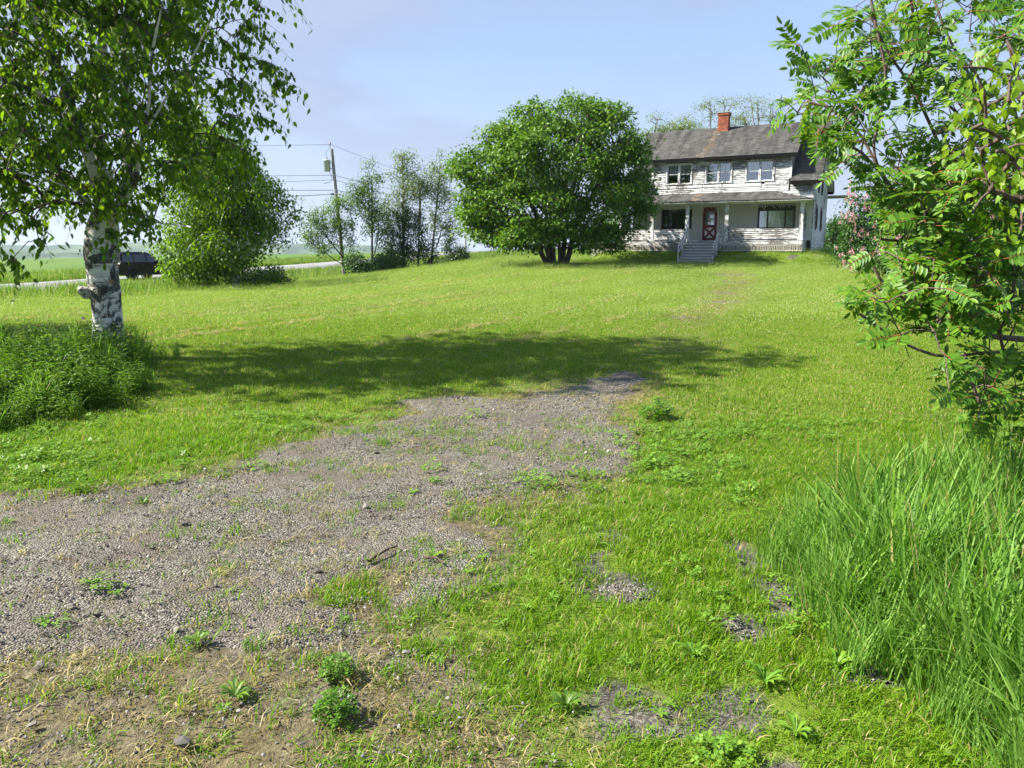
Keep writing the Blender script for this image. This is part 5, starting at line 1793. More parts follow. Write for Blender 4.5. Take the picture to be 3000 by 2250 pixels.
# ---- mountain ash, right foreground
def build_ash():
    rs = np.random.RandomState(8)
    bx, by = 3.75, 5.3; bz = float(gz(bx, by))
    base = np.array([bx, by, bz])
    root = empty('mountain_ash_tree', tuple(base))
    tag(root, 'young mountain ash with feathery leaves reaching in from the right edge', 'tree')
    A_ = lambda l: [at(px, py, Y) for px, py, Y in l]
    # several stems from the ground; the visible limbs follow the photograph
    stems = [[(bx, by, bz - .1), (bx - .05, by, bz + .6), at(3080, 900, 5.2)],
             A_([(3080, 900, 5.2), (2980, 620, 5.1), (2900, 400, 5.1), (2850, 240, 5.1), (2770, 90, 5.1), (2700, -120, 5.2), (2650, -350, 5.2)]),
             A_([(2900, 400, 5.1), (2790, 320, 5.0), (2740, 240, 4.9), (2690, 120, 4.9), (2660, -60, 4.9)]),
             A_([(3080, 900, 5.2), (2830, 560, 4.9), (2760, 440, 4.9), (2680, 270, 4.9), (2600, 150, 4.9), (2540, 20, 4.9)]),
             A_([(3040, 800, 5.1), (2700, 640, 4.7), (2590, 520, 4.7), (2560, 430, 4.7), (2580, 340, 4.7), (2595, 220, 4.7), (2570, 90, 4.7), (2540, -60, 4.7)]),
             A_([(2575, 480, 4.7), (2510, 380, 4.75), (2440, 320, 4.8), (2370, 300, 4.85)]),
             A_([(2620, 560, 4.7), (2540, 460, 4.6), (2460, 410, 4.6), (2410, 385, 4.6)]),
             A_([(3080, 1000, 5.0), (2900, 985, 4.5), (2800, 960, 4.4), (2700, 910, 4.3), (2590, 830, 4.3), (2560, 780, 4.3)]),
             A_([(3100, 1060, 4.9), (2940, 1030, 4.3), (2780, 1045, 4.2), (2680, 1020, 4.2), (2590, 970, 4.2), (2520, 920, 4.2)]),
             A_([(2800, 960, 4.4), (2830, 860, 4.4), (2815, 700, 4.4), (2780, 560, 4.4), (2830, 430, 4.5)]),
             A_([(2700, 640, 4.7), (2640, 700, 4.4), (2580, 700, 4.2)]),
             A_([(2830, 1050, 4.2), (2840, 1100, 4.1), (2870, 1180, 4.0)]),
             A_([(2980, 620, 5.1), (2900, 520, 5.4), (2960, 300, 5.6), (2990, 60, 5.7)]),
             A_([(2900, 1020, 4.4), (2960, 900, 4.1), (2970, 780, 4.1), (2940, 640, 4.1)])]
    P0, par0 = stems_nodes(stems, .12)
    # leaf positions given as areas of the crown: px, py, spread, depth, count
    areas = [(2600, 60, 130, 4.9, 50), (2730, 40, 120, 5.0, 26), (2870, 30, 120, 5.1, 30), (2980, 90, 90, 5.2, 34), (2560, 190, 100, 4.8, 40), (2680, 130, 90, 4.9, 18), (2690, 210, 80, 4.9, 24), (2480, 240, 90, 4.8, 22), (2390, 270, 60, 4.85, 15), (2340, 310, 45, 4.85, 8),
             (2470, 330, 80, 4.75, 17), (2410, 390, 45, 4.65, 9), (2500, 430, 45, 4.65, 9), (2570, 380, 60, 4.7, 8), (2610, 520, 60, 4.6, 22), (2690, 500, 80, 4.6, 24), (2640, 600, 60, 4.5, 28), (2720, 590, 90, 4.45, 36), (2800, 400, 110, 4.9, 34), (2720, 340, 60, 4.9, 14),
             (2900, 260, 110, 5.1, 30), (2960, 420, 90, 5.0, 26), (2780, 520, 100, 4.6, 30), (2900, 600, 110, 4.6, 34), (2760, 680, 120, 4.4, 40), (2650, 720, 60, 4.25, 24), (2545, 860, 40, 4.2, 10), (2590, 900, 55, 4.2, 14), (2670, 850, 80, 4.25, 24), (2740, 790, 110, 4.3, 36), (2860, 780, 120, 4.3, 38), (2960, 750, 90, 4.3, 26),
             (2680, 960, 100, 4.2, 20), (2800, 900, 110, 4.3, 30), (2920, 900, 100, 4.3, 26), (2930, 1060, 90, 4.2, 22), (2830, 1130, 60, 4.1, 9), (2960, 1160, 60, 4.0, 11), (2870, 1190, 40, 4.0, 7), (3080, 500, 90, 5.0, 40), (3090, 900, 90, 4.6, 36), (3100, 150, 90, 5.2, 30)]
    T = []
    for (px, py, s, Y, c) in areas:
        for i in range(int(c * (.60 if px < 2700 or py < 500 else .74))):
            T.append(at(px + rs.randn() * s * .62, py + rs.randn() * s * .5, Y + rs.randn() * .35))
    T = np.array(T)
    Pn, pr, tips = grow(P0, par0, T, .22, .10, .012, .10, 3, rs)
    rad = radii(pr, tips, .0018, .042, len(P0), .62)
    n0 = len(P0)
    link('trunk', branch_mesh('trunk', Pn[:n0] - base, pr[:n0], np.maximum(rad[:n0], .008), 8), M['ash_bark'], root)
    link('branches', branch_mesh('branches', Pn - base, pr, rad, 5, skip=n0), M['ash_bark'], root)
    # two or three pinnate leaves fan out of every twig end
    LP = []; LA = []; LN = []; LS = []
    for t, tip in zip(T[np.argsort(np.min(np.linalg.norm(T[:, None] - P0[None, 3:], axis=2), axis=1))], tips):
        pt = Pn[tip]; pv = Pn[pr[tip]]
        d = pt - pv; d /= np.linalg.norm(d) + 1e-6
        for q in range(rs.randint(1, 4)):
            a = d * .7 + rs.randn(3) * .55; a[2] = a[2] * .5 - .02; a /= np.linalg.norm(a)
            LP.append(pt); LA.append(a)
            nn = np.array([-.42, -.62, .72]) + rs.randn(3) * .36
            LN.append(nn); LS.append(rs.uniform(.115, .185))
    LP, LA, LN, LS = map(np.array, (LP, LA, LN, LS))
    tpls = []
    for q in range(3):
        v, f, nl = pinnate(6 + q % 2, np.random.RandomState(q + 3))
        me = mesh_np('leaf', v, f)
        me.materials.append(M['ash_leaf']); me.materials.append(M['ash_stalk'])
        mi = np.zeros(len(f), np.int32); mi[nl:] = 1
        me.polygons.foreach_set('material_index', mi)
        tpls.append((me, v, f, nl))
    dist = np.linalg.norm(LP - np.array([0, 0, EYE]), axis=1); pxx = 1500 + FPX * LP[:, 0] / LP[:, 1]
    order = np.argsort(np.where(pxx < 3020, dist, 99))
    k = order[:300]; rest = order[300:]
    for q in range(3):
        kk = k[q::3]
        leaf_objects('leaf', tpls[q][0], LP[kk] - base, LA[kk], LN[kk], LS[kk], root)
    v, f, nl = tpls[0][1:]
    me = leaf_mesh('crown', (v, f), LP[rest] - base, LA[rest], LN[rest], LS[rest])
    me.materials.append(M['ash_leaf']); me.materials.append(M['ash_stalk'])
    mi = np.zeros(len(f), np.int32); mi[nl:] = 1
    me.polygons.foreach_set('material_index', np.tile(mi, len(rest)))
    tag(link('crown', me, None, root), kind='stuff')
    # one flat cream flower head
    c = at(2500, 880, 4.15)
    n = 260
    P = c + rs.randn(n, 3) * np.array([.035, .03, .006]); A = rs.randn(n, 3); N_ = np.array([0, 0, 1.0]) + rs.randn(n, 3) * .3
    tag(link('blossom', leaf_mesh('blossom', RHOMB, P - base, A, N_, np.full(n, .008)), M['cream_bloom'], root), kind='stuff')


M['ash_stalk'] = simple('red_leaf_stalk', (0.30, 0.10, 0.035), 0.6, 0.3)
build_ash()


# ---- bright ovate-leaved cherry at the right edge
def cherry_leaves(T, rs):
    n = len(T) * 9
    c = np.repeat(T, 9, 0)
    P = c + rs.randn(n, 3) * np.array([.08, .08, .10])
    A = rs.randn(n, 3) * .5; A[:, 2] -= .75
    N_ = rs.randn(n, 3) * .6 + np.array([-.7, -.5, .4])
    return P, A, N_, .034 + .024 * rs.rand(n)


rs = np.random.RandomState(12)
T = np.array([at(px + rs.randn() * 45, py + rs.randn() * 60, 3.9 + rs.randn() * .2) for px, py, c in ((2960, 230, 8), (2900, 330, 6), (2990, 380, 10), (2950, 480, 9), (2880, 440, 5), (2990, 560, 9), (2930, 620, 5), (3060, 300, 12), (3080, 500, 12)) for _ in range(c)])
cb = np.array([3.9, 4.3, float(gz(3.9, 4.3))])
tree('cherry_sapling', 'bright yellow green sapling with oval leaves at the right edge of the picture', 'tree', [[cb + np.array([0, 0, -.1]), cb + np.array([-.1, -.1, 1.0]), at(3090, 620, 3.95)], [at(3090, 620, 3.95), at(3040, 420, 3.95), at(2990, 250, 3.95), at(2950, 120, 4.0)], [at(3090, 620, 3.95), at(2990, 590, 3.9), at(2900, 560, 3.85)]],
     T, cherry_leaves, M['ash_bark'], M['cherry_leaf'], .03, .0025, .25, .12, .015, .08, 2, 5, seed=13, tpl=OVATE)

# ---- second birch down by the road
rs = np.random.RandomState(21)
bY = 37.5
b0 = at(690, 842, bY); b0[2] = float(gz(b0[0], b0[1]))
stems = [[b0 + np.array([0, 0, -.2]), b0 + np.array([.05, 0, 1.2]), at(688, 770, bY), at(680, 715, bY)],
         [at(680, 715, bY), at(665, 620, bY), at(640, 500, bY + .3), at(620, 400, bY)],
         [at(688, 770, bY), at(740, 725, bY - .3), at(790, 690, bY - .5), at(840, 640, bY - .5)],
         [at(680, 715, bY), at(600, 640, bY), at(540, 560, bY + .5), at(520, 470, bY)],
         [at(690, 800, bY), at(620, 790, bY - .5), at(540, 790, bY - .8)]]
ells = [tuple(at(620, 520, bY)) + (2.6, 2.6, 2.6), tuple(at(640, 700, bY)) + (2.9, 2.6, 1.6), tuple(at(790, 640, bY)) + (1.4, 1.8, 1.2), tuple(at(740, 590, bY)) + (1.3, 1.8, 1.6), tuple(at(560, 790, bY - .6)) + (1.5, 1.6, .8), tuple(at(580, 420, bY)) + (1.7, 2, 1.6), tuple(at(740, 800, bY)) + (1.4, 1.2, .5), tuple(at(620, 775, bY)) + (2.2, 1.8, .8), tuple(at(660, 600, bY - .5)) + (2.6, 2.0, 1.8), tuple(at(845, 590, bY)) + (.5, .8, .6)]
T = blobs(560, ells, rs, .4, .25)
tree('roadside_birch', 'smaller birch with low spreading branches standing by the road verge', 'tree', stems, T, lambda T, rs: clump_leaves(T, 74, .24, rs, .7, .4, .9, (.11, .18)), M['birch_bark'], M['birch_leaf'], .17, .008, .3, .4, .05, .12, 2, 5, seed=22)

# ---- dense round many-stemmed tree beside the house
rs = np.random.RandomState(31)
tY = 43.2
t0 = at(1632, 782, 42.0); t0[2] = float(gz(t0[0], t0[1]))
fan = []
base_pts = [(-.55, 0), (-.38, -.25), (-.15, -.32), (.1, -.3), (.3, -.2), (.5, 0), (-.25, .25), (.22, .3)]
tops = [(1420, 560, -1.5), (1480, 430, -1), (1560, 340, -.5), (1640, 310, 0), (1720, 340, .3), (1800, 430, .5), (1560, 420, 2.5), (1720, 430, 2.5)]
stems = [[t0 + np.array([0, 0, -.3]), t0 + np.array([0, 0, .25])]]
for (ox, oy), (px, py, dy) in zip(base_pts, tops):
    e = at(px, py, tY + dy); b = t0 + np.array([ox, oy, -.2])
    mdl = b * .62 + e * .38 + np.array([-(e[0] - b[0]) * .14, 0, .1]); md2 = b * .3 + e * .7
    stems.append([t0 + np.array([0, 0, .0]), b + np.array([0, 0, .35]), mdl, md2, e])
ells = []
for (px, py, rx, rz, dy) in ((1650, 372, 2.6, 1.5, 0), (1530, 390, 1.5, 1.5, -.3), (1465, 490, 2.5, 2.0, -.5), (1425, 520, 1.7, 1.5, -.7), (1620, 480, 3.4, 2.4, -.6), (1770, 430, 2.2, 2.1, 0), (1830, 520, 1.7, 1.8, .3), (1420, 600, 1.6, 1.6, -.8), (1560, 620, 3.0, 1.9, -1.2), (1760, 610, 2.5, 1.8, -.6), (1440, 680, 1.9, .85, -1), (1560, 690, 2.0, .75, -1.2), (1850, 590, 1.2, 1.4, .2), (1760, 700, 1.3, .8, 0), (1370, 640, .7, .7, -.8), (1500, 705, 1.6, .6, -1.4), (1640, 690, 1.5, .6, -2.2), (1740, 715, 1.4, .6, -1.0), (1725, 360, 1.3, 1.2, .2)):
    px = px if px > 1640 else 1640 + (px - 1640) * .92
    c = at(px, py, tY + dy); ells.append((c[0], c[1], c[2], rx, max(rx, 2.2) * (1.15 if rx > 1.5 else .7), rz))
sat = []
for _ in range(95):
    e = ells[rs.randint(len(ells))]; v = rs.randn(3); v[2] = abs(v[2]) * .8 - .1; v /= np.linalg.norm(v); q = rs.uniform(.35, .65)
    sat.append(tuple(np.array(e[:3]) + v * np.array(e[3:6]) * .94) + (q, q, q * .7))
T = np.vstack([blobs(600, ells, rs, .72, .40, floor=lambda p: 1.75), blobs(360, sat, rs, .5, .28, floor=lambda p: 1.7)])
big_tree = tree('dense_round_tree', 'dense round dark green tree with many stems beside the house', 'tree', stems, T, lambda T, rs: clump_leaves(T, 66, .27, rs, .35, .9, .5, (.14, .25)), M['grey_bark'], M['tree_leaf'], .30, .012, .22, .5, .05, .1, 3, 5, seed=32)

# bare twigs on the upper left of its crown
bt = np.array([at(1435 + rs.rand() * 75, 355 + rs.rand() * 60, tY - .6 + rs.randn() * .4) for _ in range(42)])
st_ = np.array([at(1530, 600, tY - .5), at(1515, 540, tY - .6), at(1500, 490, tY - .7)])
Pb, prb, tpb = grow(st_, np.array([-1, 0, 1]), bt, .2, .3, .03, .05, 0, rs)
link('bare_twigs', branch_mesh('bare_twigs', Pb - t0 - np.array([0, 0, -.3]), prb, radii(prb, tpb, .010, .05, 3), 4), M['pale_twig'], big_tree[0])
# ---- sparse locusts behind the house
for i, (px, py, Y, spread, lab) in enumerate(((1890, 440, 60, [(1905, 395, 1.1, .8), (1875, 420, 1.0, .9), (1850, 470, 1.0, 1.2), (1925, 350, .7, .5)], 'sparse pale tree behind the left end of the roof ridge'),
                                              (2085, 420, 62, [(2010, 350, 1.3, .5), (2080, 320, 1.6, .9), (2140, 310, 1.4, .8), (2110, 360, 1.6, .9), (2050, 375, 1.3, .5), (1975, 385, 1.0, .3), (2130, 290, .7, .4)], 'sparse pale tree rising behind the brick chimney'),
                                              (2230, 400, 61, [(2220, 310, 1.2, .8), (2260, 345, 1.3, .6), (2180, 350, 1.2, .6), (2200, 300, 1.0, .5), (2285, 350, .7, .3)], 'sparse pale tree behind the roof by the aerial'),
                                              (1980, 420, 60, [(1960, 378, 1.2, .35), (2000, 372, 1.1, .35), (2020, 365, .8, .4)], 'low pale green treetop showing just over the left roof ridge'))):
    rs = np.random.RandomState(60 + i)
    b = at(px, 740, Y); b[2] = float(gz(b[0], b[1]))
    ells = [tuple(at(a, c, Y)) + (rx, rx * .9, rz) for a, c, rx, rz in spread]
    T = blobs(46, ells, rs, .3, .34)
    mid = at(px, py + 60, Y)
    tree('locust_tree', lab, 'tree', [[b + np.array([0, 0, -.2]), (b + mid) / 2, mid]] + [[mid, (mid + np.array(e[:3])) / 2 + np.array([0, 0, -.3]), np.array(e[:3])] for e in ells], T,
         lambda T, rs: clump_leaves(T, 60, .36, rs, .1, .6, .35, (.07, .13)), M['pale_twig'], M['pale_leaf'], .10, .006, .25, .4, .08, .1, 3, 4, group='sparse trees behind the house', seed=70 + i)

# ---- saplings and shrubs by the utility pole
sap = [(1048, 806, 55.0, [(930, 660, 1.2, 1.3), (985, 625, 1.4, 1.4), (905, 705, .8, .9), (1010, 680, 1.0, 1.2), (960, 720, 1.0, .7)], 90, 26, 'sap_leaf', 'small leafy tree leaning left across the utility pole', .06),
       (1090, 806, 56.5, [(1090, 520, 1.0, 1.2), (1080, 590, 1.5, 1.5), (1110, 660, 1.4, 1.4), (1040, 560, 1.0, .9), (1085, 480, .4, .5)], 110, 20, 'sap_leaf', 'slim sapling with airy leaves just right of the utility pole', .08),
       (1182, 806, 58.0, [(1180, 470, .9, 1.0), (1190, 540, 1.5, 1.5), (1165, 620, 1.3, 1.6), (1215, 500, .8, .8)], 110, 15, 'pale_leaf', 'tallest sapling of the roadside clump with sparse pale leaves', .09),
       (1262, 800, 59.0, [(1290, 490, 1.1, 1.2), (1280, 570, 1.5, 1.6), (1300, 650, 1.4, 1.5), (1265, 540, 1.2, 1.2), (1310, 540, .7, 1.2)], 130, 15, 'pale_leaf', 'twin stemmed sapling at the right end of the roadside clump', .10),
       (1225, 806, 58.5, [(1230, 560, .9, 1.3), (1240, 660, .9, 1.2)], 45, 5, 'pale_leaf', 'nearly bare crooked sapling in the middle of the roadside clump', .07)]
for i, (px, py, Y, spread, nt_, per, mt, lab, tr_) in enumerate(sap):
    rs = np.random.RandomState(80 + i)
    b = at(px, py, Y); b[2] = float(gz(b[0], b[1]))
    ells = [tuple(at(a, c, Y)) + (rx, rx * .8, rz) for a, c, rx, rz in spread]
    T = blobs(nt_, ells, rs, .3, .22)
    top = np.array(ells[0][:3]); m1 = b * .55 + top * .45
    st = [[b + np.array([0, 0, -.2]), b * .8 + top * .2, m1, top], [b * .8 + top * .2, b * .55 + np.array(ells[min(2, len(ells) - 1)][:3]) * .45, np.array(ells[min(2, len(ells) - 1)][:3])]]
    if i == 3: st.append([b + np.array([.02, 0, .2]), at(1235, 690, Y), at(1232, 560, Y)])
    tree('sapling', lab, 'tree', st, T, lambda T, rs, per=per: clump_leaves(T, int(per * 3.0), .22, rs, .3, .5, .9, (.09, .17)), M['pale_twig'] if i in (2, 3, 4) else M['grey_bark'], M[mt], tr_, .008, .5, .4, .05, .14, 2, 4, group='saplings beside the utility pole', seed=90 + i)

shr = [('roadside_shrub', (1185, 800, 57.5), [(1185, 690, 1.6, 1.7), (1150, 740, 1.4, 1.2), (1230, 730, 1.4, 1.3), (1200, 640, 1.1, 1.1), (1270, 760, 1.0, .7)], 150, 44, 'shrub_leaf', 'dark brownish shrub mass at the foot of the roadside saplings', 'brown'),
       ('roadside_shrub', (1130, 806, 56.0), [(1125, 770, 1.0, .7), (1160, 775, 1.0, .7), (1100, 785, .7, .5)], 60, 44, 'lilac_leaf', 'low green shrub in front of the dark shrub mass', None),
       ('roadside_shrub', (1345, 770, 62), [(1345, 745, .9, .6), (1320, 755, .7, .5), (1310, 720, .6, .9)], 50, 40, 'shrub_leaf', 'small dark shrub alone at the right end of the roadside clump', None),
       ('roadside_shrub', (1040, 806, 54.0), [(1040, 770, .8, .7), (1070, 785, .7, .5)], 40, 40, 'lilac_leaf', 'small green bush growing at the foot of the utility pole', None),
       ('roadside_shrub', (770, 826, 40.0), [(770, 812, 1.0, .35), (820, 812, .8, .3), (720, 815, .8, .35)], 50, 40, 'shrub_leaf', 'low dark bush under the right side of the roadside birch', None),
       ('garden_bush', (2455, 745, 58), [(2455, 690, 1.3, 1.4), (2440, 720, 1.2, .9), (2480, 715, 1.0, .9), (2455, 650, .9, .8)], 130, 50, 'lilac_leaf', 'rounded green bush behind the right corner of the house', None),
       ('garden_bush', (1820, 750, 53), [(1770, 700, 1.3, 1.1), (1800, 660, 1.0, 1.3), (1730, 720, .8, .8)], 90, 44, 'sap_leaf', 'bushy growth between the dense tree and the porch end', None)]
for i, (nm, (px, py, Y), spread, nt_, per, mt, lab, br) in enumerate(shr):
    rs = np.random.RandomState(110 + i)
    b = at(px, py, Y); b[2] = float(gz(b[0], b[1]))
    ells = [tuple(at(a, c, Y)) + (rx, rx * .8, rz) for a, c, rx, rz in spread]
    T = blobs(nt_, ells, rs, .5, .15)
    T = T[T[:, 2] > b[2] + .1]
    bl = None
    if br:
        def bl(rs, T=T):
            Tb = T[rs.rand(len(T)) < .55]; Tb = Tb[Tb[:, 2] > 1.6]
            P, A, N_, S_ = clump_leaves(Tb, 26, .17, rs, .1, .5, 1.2, (.06, .11)); return P, A, N_, S_, M['brown_leaf']
    tree(nm, lab, 'shrub', [[b + np.array([0, 0, -.1]), b + np.array([0, 0, .3])]] + [[b + np.array([0, 0, .1]), (b + np.array(e[:3])) / 2, np.array(e[:3])] for e in ells], T,
         lambda T, rs, per=per: clump_leaves(T, int(per * 1.4), .19, rs, .3, .6, .9, (.10, .18)), M['grey_bark'], M[mt], .06, .006, .3, .3, .04, .1, 1, 4, group='roadside shrubs' if nm == 'roadside_shrub' else 'garden bushes', seed=130 + i, bloom=bl)

# ---- lilacs in bloom on the right
lil = [((2530, 790, 36), [(2510, 640, .8, .6), (2540, 700, 1.2, 1.0), (2500, 730, .8, .8), (2570, 620, 1.0, .9), (2520, 580, .5, .5)], 120, [(2500, 570), (2490, 640), (2515, 690), (2520, 740), (2485, 760), (2570, 680), (2540, 600), (2560, 560), (2495, 780)], 'lilac in pink bloom nearest the right side of the house'),
       ((2720, 800, 30), [(2720, 560, 1.5, 1.1), (2660, 640, 1.4, 1.2), (2790, 620, 1.6, 1.3), (2700, 720, 1.8, 1.0), (2620, 730, 1.0, .8), (2800, 520, 1.0, .7), (2640, 770, 1.2, .35)], 260, [(2730, 470), (2760, 480), (2800, 500), (2650, 560), (2640, 690), (2700, 600), (2830, 540), (2880, 560), (2600, 700), (2590, 740), (2760, 560), (2840, 590), (2680, 530)], 'big lilac with pale pink flower heads behind the mountain ash'),
       ((2960, 800, 27), [(2960, 600, 1.5, 1.3), (2900, 680, 1.3, 1.0), (3020, 680, 1.5, 1.3), (2960, 740, 1.6, .6)], 150, [(2900, 560), (2960, 550), (2990, 610), (2880, 640)], 'leafy lilac at the right edge behind the mountain ash')]
for i, ((px, py, Y), spread, nt_, flw, lab) in enumerate(lil):
    rs = np.random.RandomState(150 + i)
    b = at(px, py, Y); b[2] = float(gz(b[0], b[1]))
    ells = [tuple(at(a, c, Y)) + (rx, rx * .8, rz) for a, c, rx, rz in spread]
    T = blobs(nt_, ells, rs, .6, .15)
    T = T[T[:, 2] > b[2] + .05]
    def bl(rs, flw=flw, Y=Y):
        P = []; 
        for (fx, fy) in flw:
            for q in range(15):
                c = at(fx + rs.randn() * 15, fy + rs.randn() * 15, Y - .7 + rs.randn() * .3)
                h = np.linspace(0, 1, 40)
                P.append(c + np.stack([rs.randn(40) * .045 * (1.15 - h), rs.randn(40) * .045 * (1.15 - h), h * .16 - .05], -1))
        P = np.concatenate(P); n = len(P)
        return P, rs.randn(n, 3), rs.randn(n, 3) + np.array([-.5, -.5, .6]), .030 + .020 * rs.rand(n), M['lilac_bloom']
    tree('lilac_bush', lab, 'shrub', [[b + np.array([0, 0, -.1]), b + np.array([0, 0, .3])]] + [[b + np.array([0, 0, .1]), (b + np.array(e[:3])) / 2, np.array(e[:3])] for e in ells], T,
         lambda T, rs: clump_leaves(T, 62, .20, rs, .4, .6, .9, (.10, .16)), M['grey_bark'], M['lilac_leaf'], .05, .005, .3, .3, .04, .1, 1, 4, group='lilacs along the right', seed=160 + i, bloom=bl)

# ---- tree just outside the left edge whose shadow lies on the lawn
rs = np.random.RandomState(171)
b = np.array([-16.6, 15.2, 0.0]); b[2] = float(gz(b[0], b[1]))
T = blobs(170, [(-16.6, 15.4, 4.8, 1.7, 1.7, 2.0), (-16.4, 15.1, 6.4, 1.2, 1.2, 1.4)], rs, .3, .25)
tree('maple_tree', 'leafy tree beyond the left edge, its shadow lying on the lawn', 'tree', [[b + np.array([0, 0, -.2]), b + np.array([.1, 0, 1.8]), b + np.array([0, .1, 3.5]), b + np.array([0, 0, 6])]], T, lambda T, rs: clump_leaves(T, 40, .22, rs, .3, .6, .9, (.10, .16)), M['grey_bark'], M['tree_leaf'], .16, .01, .3, .4, .05, .12, 2, 5, seed=172)

# ------------------------------------------------------------------ utility pole and wires
pb = np.array([-12.1, 56.0, float(gz(-12.1, 56.0))])
pt = at(972, 437, 56.0)
pole = empty('utility_pole', tuple(pb))
tag(pole, 'weathered wooden utility pole with a grey transformer, leaning left', 'utility pole')
L_ = pt - pb
MB().tube([(0, 0, -.4)] + [tuple(L_ * t) for t in np.linspace(0, 1, 8)], np.linspace(.155, .105, 9), 12).build('pole', M['pole'], pole, True)
ax = lambda t: L_ * t
MB().tube([tuple(ax(.99) + np.array([-.08, 0, -.05])), tuple(ax(1.0) + np.array([-.10, 0, .32]))], .03, 6).build('top_pin', M['metal'], pole)
MB().lathe([(.0, 0), (.05, .0), (.065, .05), (.05, .1), (.06, .15), (.0, .2)], c=tuple(ax(1.0) + np.array([-.10, 0, .30])), n=10).build('insulator', M['ceramic'], pole, True)
tc_ = ax(.875) + np.array([-.42, -.12, 0])
can = MB().lathe([(0, -.42), (.20, -.42), (.235, -.38), (.235, .30), (.255, .31), (.255, .35), (.16, .40), (0, .42)], c=tuple(tc_), n=18).build('transformer', M['metal'], pole, True)
MB().lathe([(0, 0), (.05, 0), (.035, .04), (.055, .08), (.035, .12), (.055, .16), (.03, .2), (.0, .22)], c=tuple(tc_ + np.array([0, 0, .40])), n=8).build('bushing', M['ceramic'], can, True)
MB().bar(tuple(tc_ + np.array([.2, .05, .2])), tuple(ax(.895)), .06).bar(tuple(tc_ + np.array([.2, .05, -.2])), tuple(ax(.85)), .06).build('bracket', M['metal'], can)
MB().tube(spline([tc_ + np.array([0, 0, .6]), tc_ + np.array([-.05, 0, .9]), tc_ + np.array([.15, .05, 1.1]), ax(1.0) + np.array([-.1, 0, .5])], 10), .012, 4).build('jumper', M['wire'], can)
MB().tube(spline([tc_ + np.array([.1, 0, -.4]), tc_ + np.array([.3, 0, -.7]), tc_ + np.array([.25, 0, -1.1]), tc_ + np.array([-.3, 0, -1.25])], 10), .015, 4).build('lead', M['wire'], can)
MB().box(*(lambda c: (c[0] - .35, c[0] - .08, c[1] - .08, c[1] + .05, c[2] - .06, c[2] + .05))(ax(.655))).build('splice_box', M['black_trim_eave_shade'], pole)
for t in (.80, .685, .655):
    MB().lathe([(.0, -.04), (.14, -.04), (.14, .04), (0, .04)], c=tuple(ax(t)), n=10).build('clamp', M['metal'], pole)
MB().tube([tuple(ax(.10) + np.array([-.1, 0, 0])), (-2.2, -.6, -.2)], .02, 5).build('guy_stake', M['pole'], pole)

PL = np.array([-58.0, 63.0, -1.0])      # pole across the road, out of frame
PR = np.array([-7.0, 118.0, 1.0])       # next pole up the road, hidden by the dense tree
for (t, hl, hr, sag, rw, lab) in ((1.035, 11.3, 9.6, .25, .012, 'topmost power line crossing the sky at the utility pole'),
                              (.80, 9.2, 8.0, .25, .014, 'second power line from the top, just below the transformer'),
                              (.765, 8.2, 7.4, .4, .013, 'third power line down, drooping from the transformer lead'),
                              (.685, 8.2, 6.7, .2, .020, 'thick telephone cable above the splice box on the pole'),
                              (.655, 6.2, 6.3, .3, .022, 'lowest thick cable through the splice box on the pole')):
    p = pb + ax(t)
    mb = MB()
    for e, hh in ((PL, hl), (PR, hr)):
        q = e + np.array([0, 0, hh])
        pts = [p + (q - p) * s - np.array([0, 0, sag * 4 * s * (1 - s)]) for s in np.linspace(0, 1, 18)]
        mb.tube(pts, rw, 4)
    o = mb.build('power_line', M['wire'])
    tag(o, lab, 'wire', 'wires on the utility pole')
for nm, e, lab in (('utility_pole', PL, 'utility pole across the road, hidden beyond the left edge'), ('utility_pole', PR, 'far utility pole up the road behind the dense tree')):
    r_ = empty(nm, (e[0], e[1], float(gz(e[0], e[1]))))
    tag(r_, lab, 'utility pole')
    MB().tube([(0, 0, -.4), (0, 0, 5), (0, 0, 10.2)], [.15, .13, .10], 10).build('pole', M['pole'], r_, True)
    MB().tube([(-.5, 0, 9.4), (.5, 0, 9.4)], .05, 6).build('cross_arm', M['pole'], r_)

# ------------------------------------------------------------------ black car driving away on the road
hd = math.radians(90 - 22)
cy = 48.2; cxr = -23.1
czr = float(gz(road_x(cy) - 3.5, cy, False)) + .14
car = empty('suv', (cxr, cy, czr), hd)
car.scale = (.95, .95, .93)
tag(car, 'black sport utility vehicle driving away along the road', 'car')
# side outline of the lower body (x forward), extruded with rounded shoulders
prof = [(-2.35, .42), (-2.38, .70), (-2.36, 1.02), (-2.30, 1.10), (1.0, 1.10), (1.25, 1.08), (2.1, 1.00), (2.32, .88), (2.38, .62), (2.34, .40), (2.0, .34), (-2.1, .34)]
mb = MB(); ring = []
for (yy, ins, dz) in ((-.94, .03, -.03), (-.96, .0, 0.0), (-.90, -.0, .0), (.90, 0, 0), (.96, 0, 0), (.94, .03, -.03)):
    ring.append([(x * (1 - ins * .02), yy, z + (dz if z > .9 else 0)) for x, z in prof])
i0 = len(mb.v)
for r_ in ring: mb.v += r_
n_ = len(prof)
for a in range(len(ring) - 1):
    for k in range(n_):
        mb.f.append((i0 + a * n_ + k, i0 + a * n_ + (k + 1) % n_, i0 + (a + 1) * n_ + (k + 1) % n_, i0 + (a + 1) * n_ + k))
mb.f.append(tuple(i0 + k for k in range(n_))); mb.f.append(tuple(i0 + (len(ring) - 1) * n_ + k for k in range(n_))[::-1])
body = mb.build('body', M['car_paint'], car)
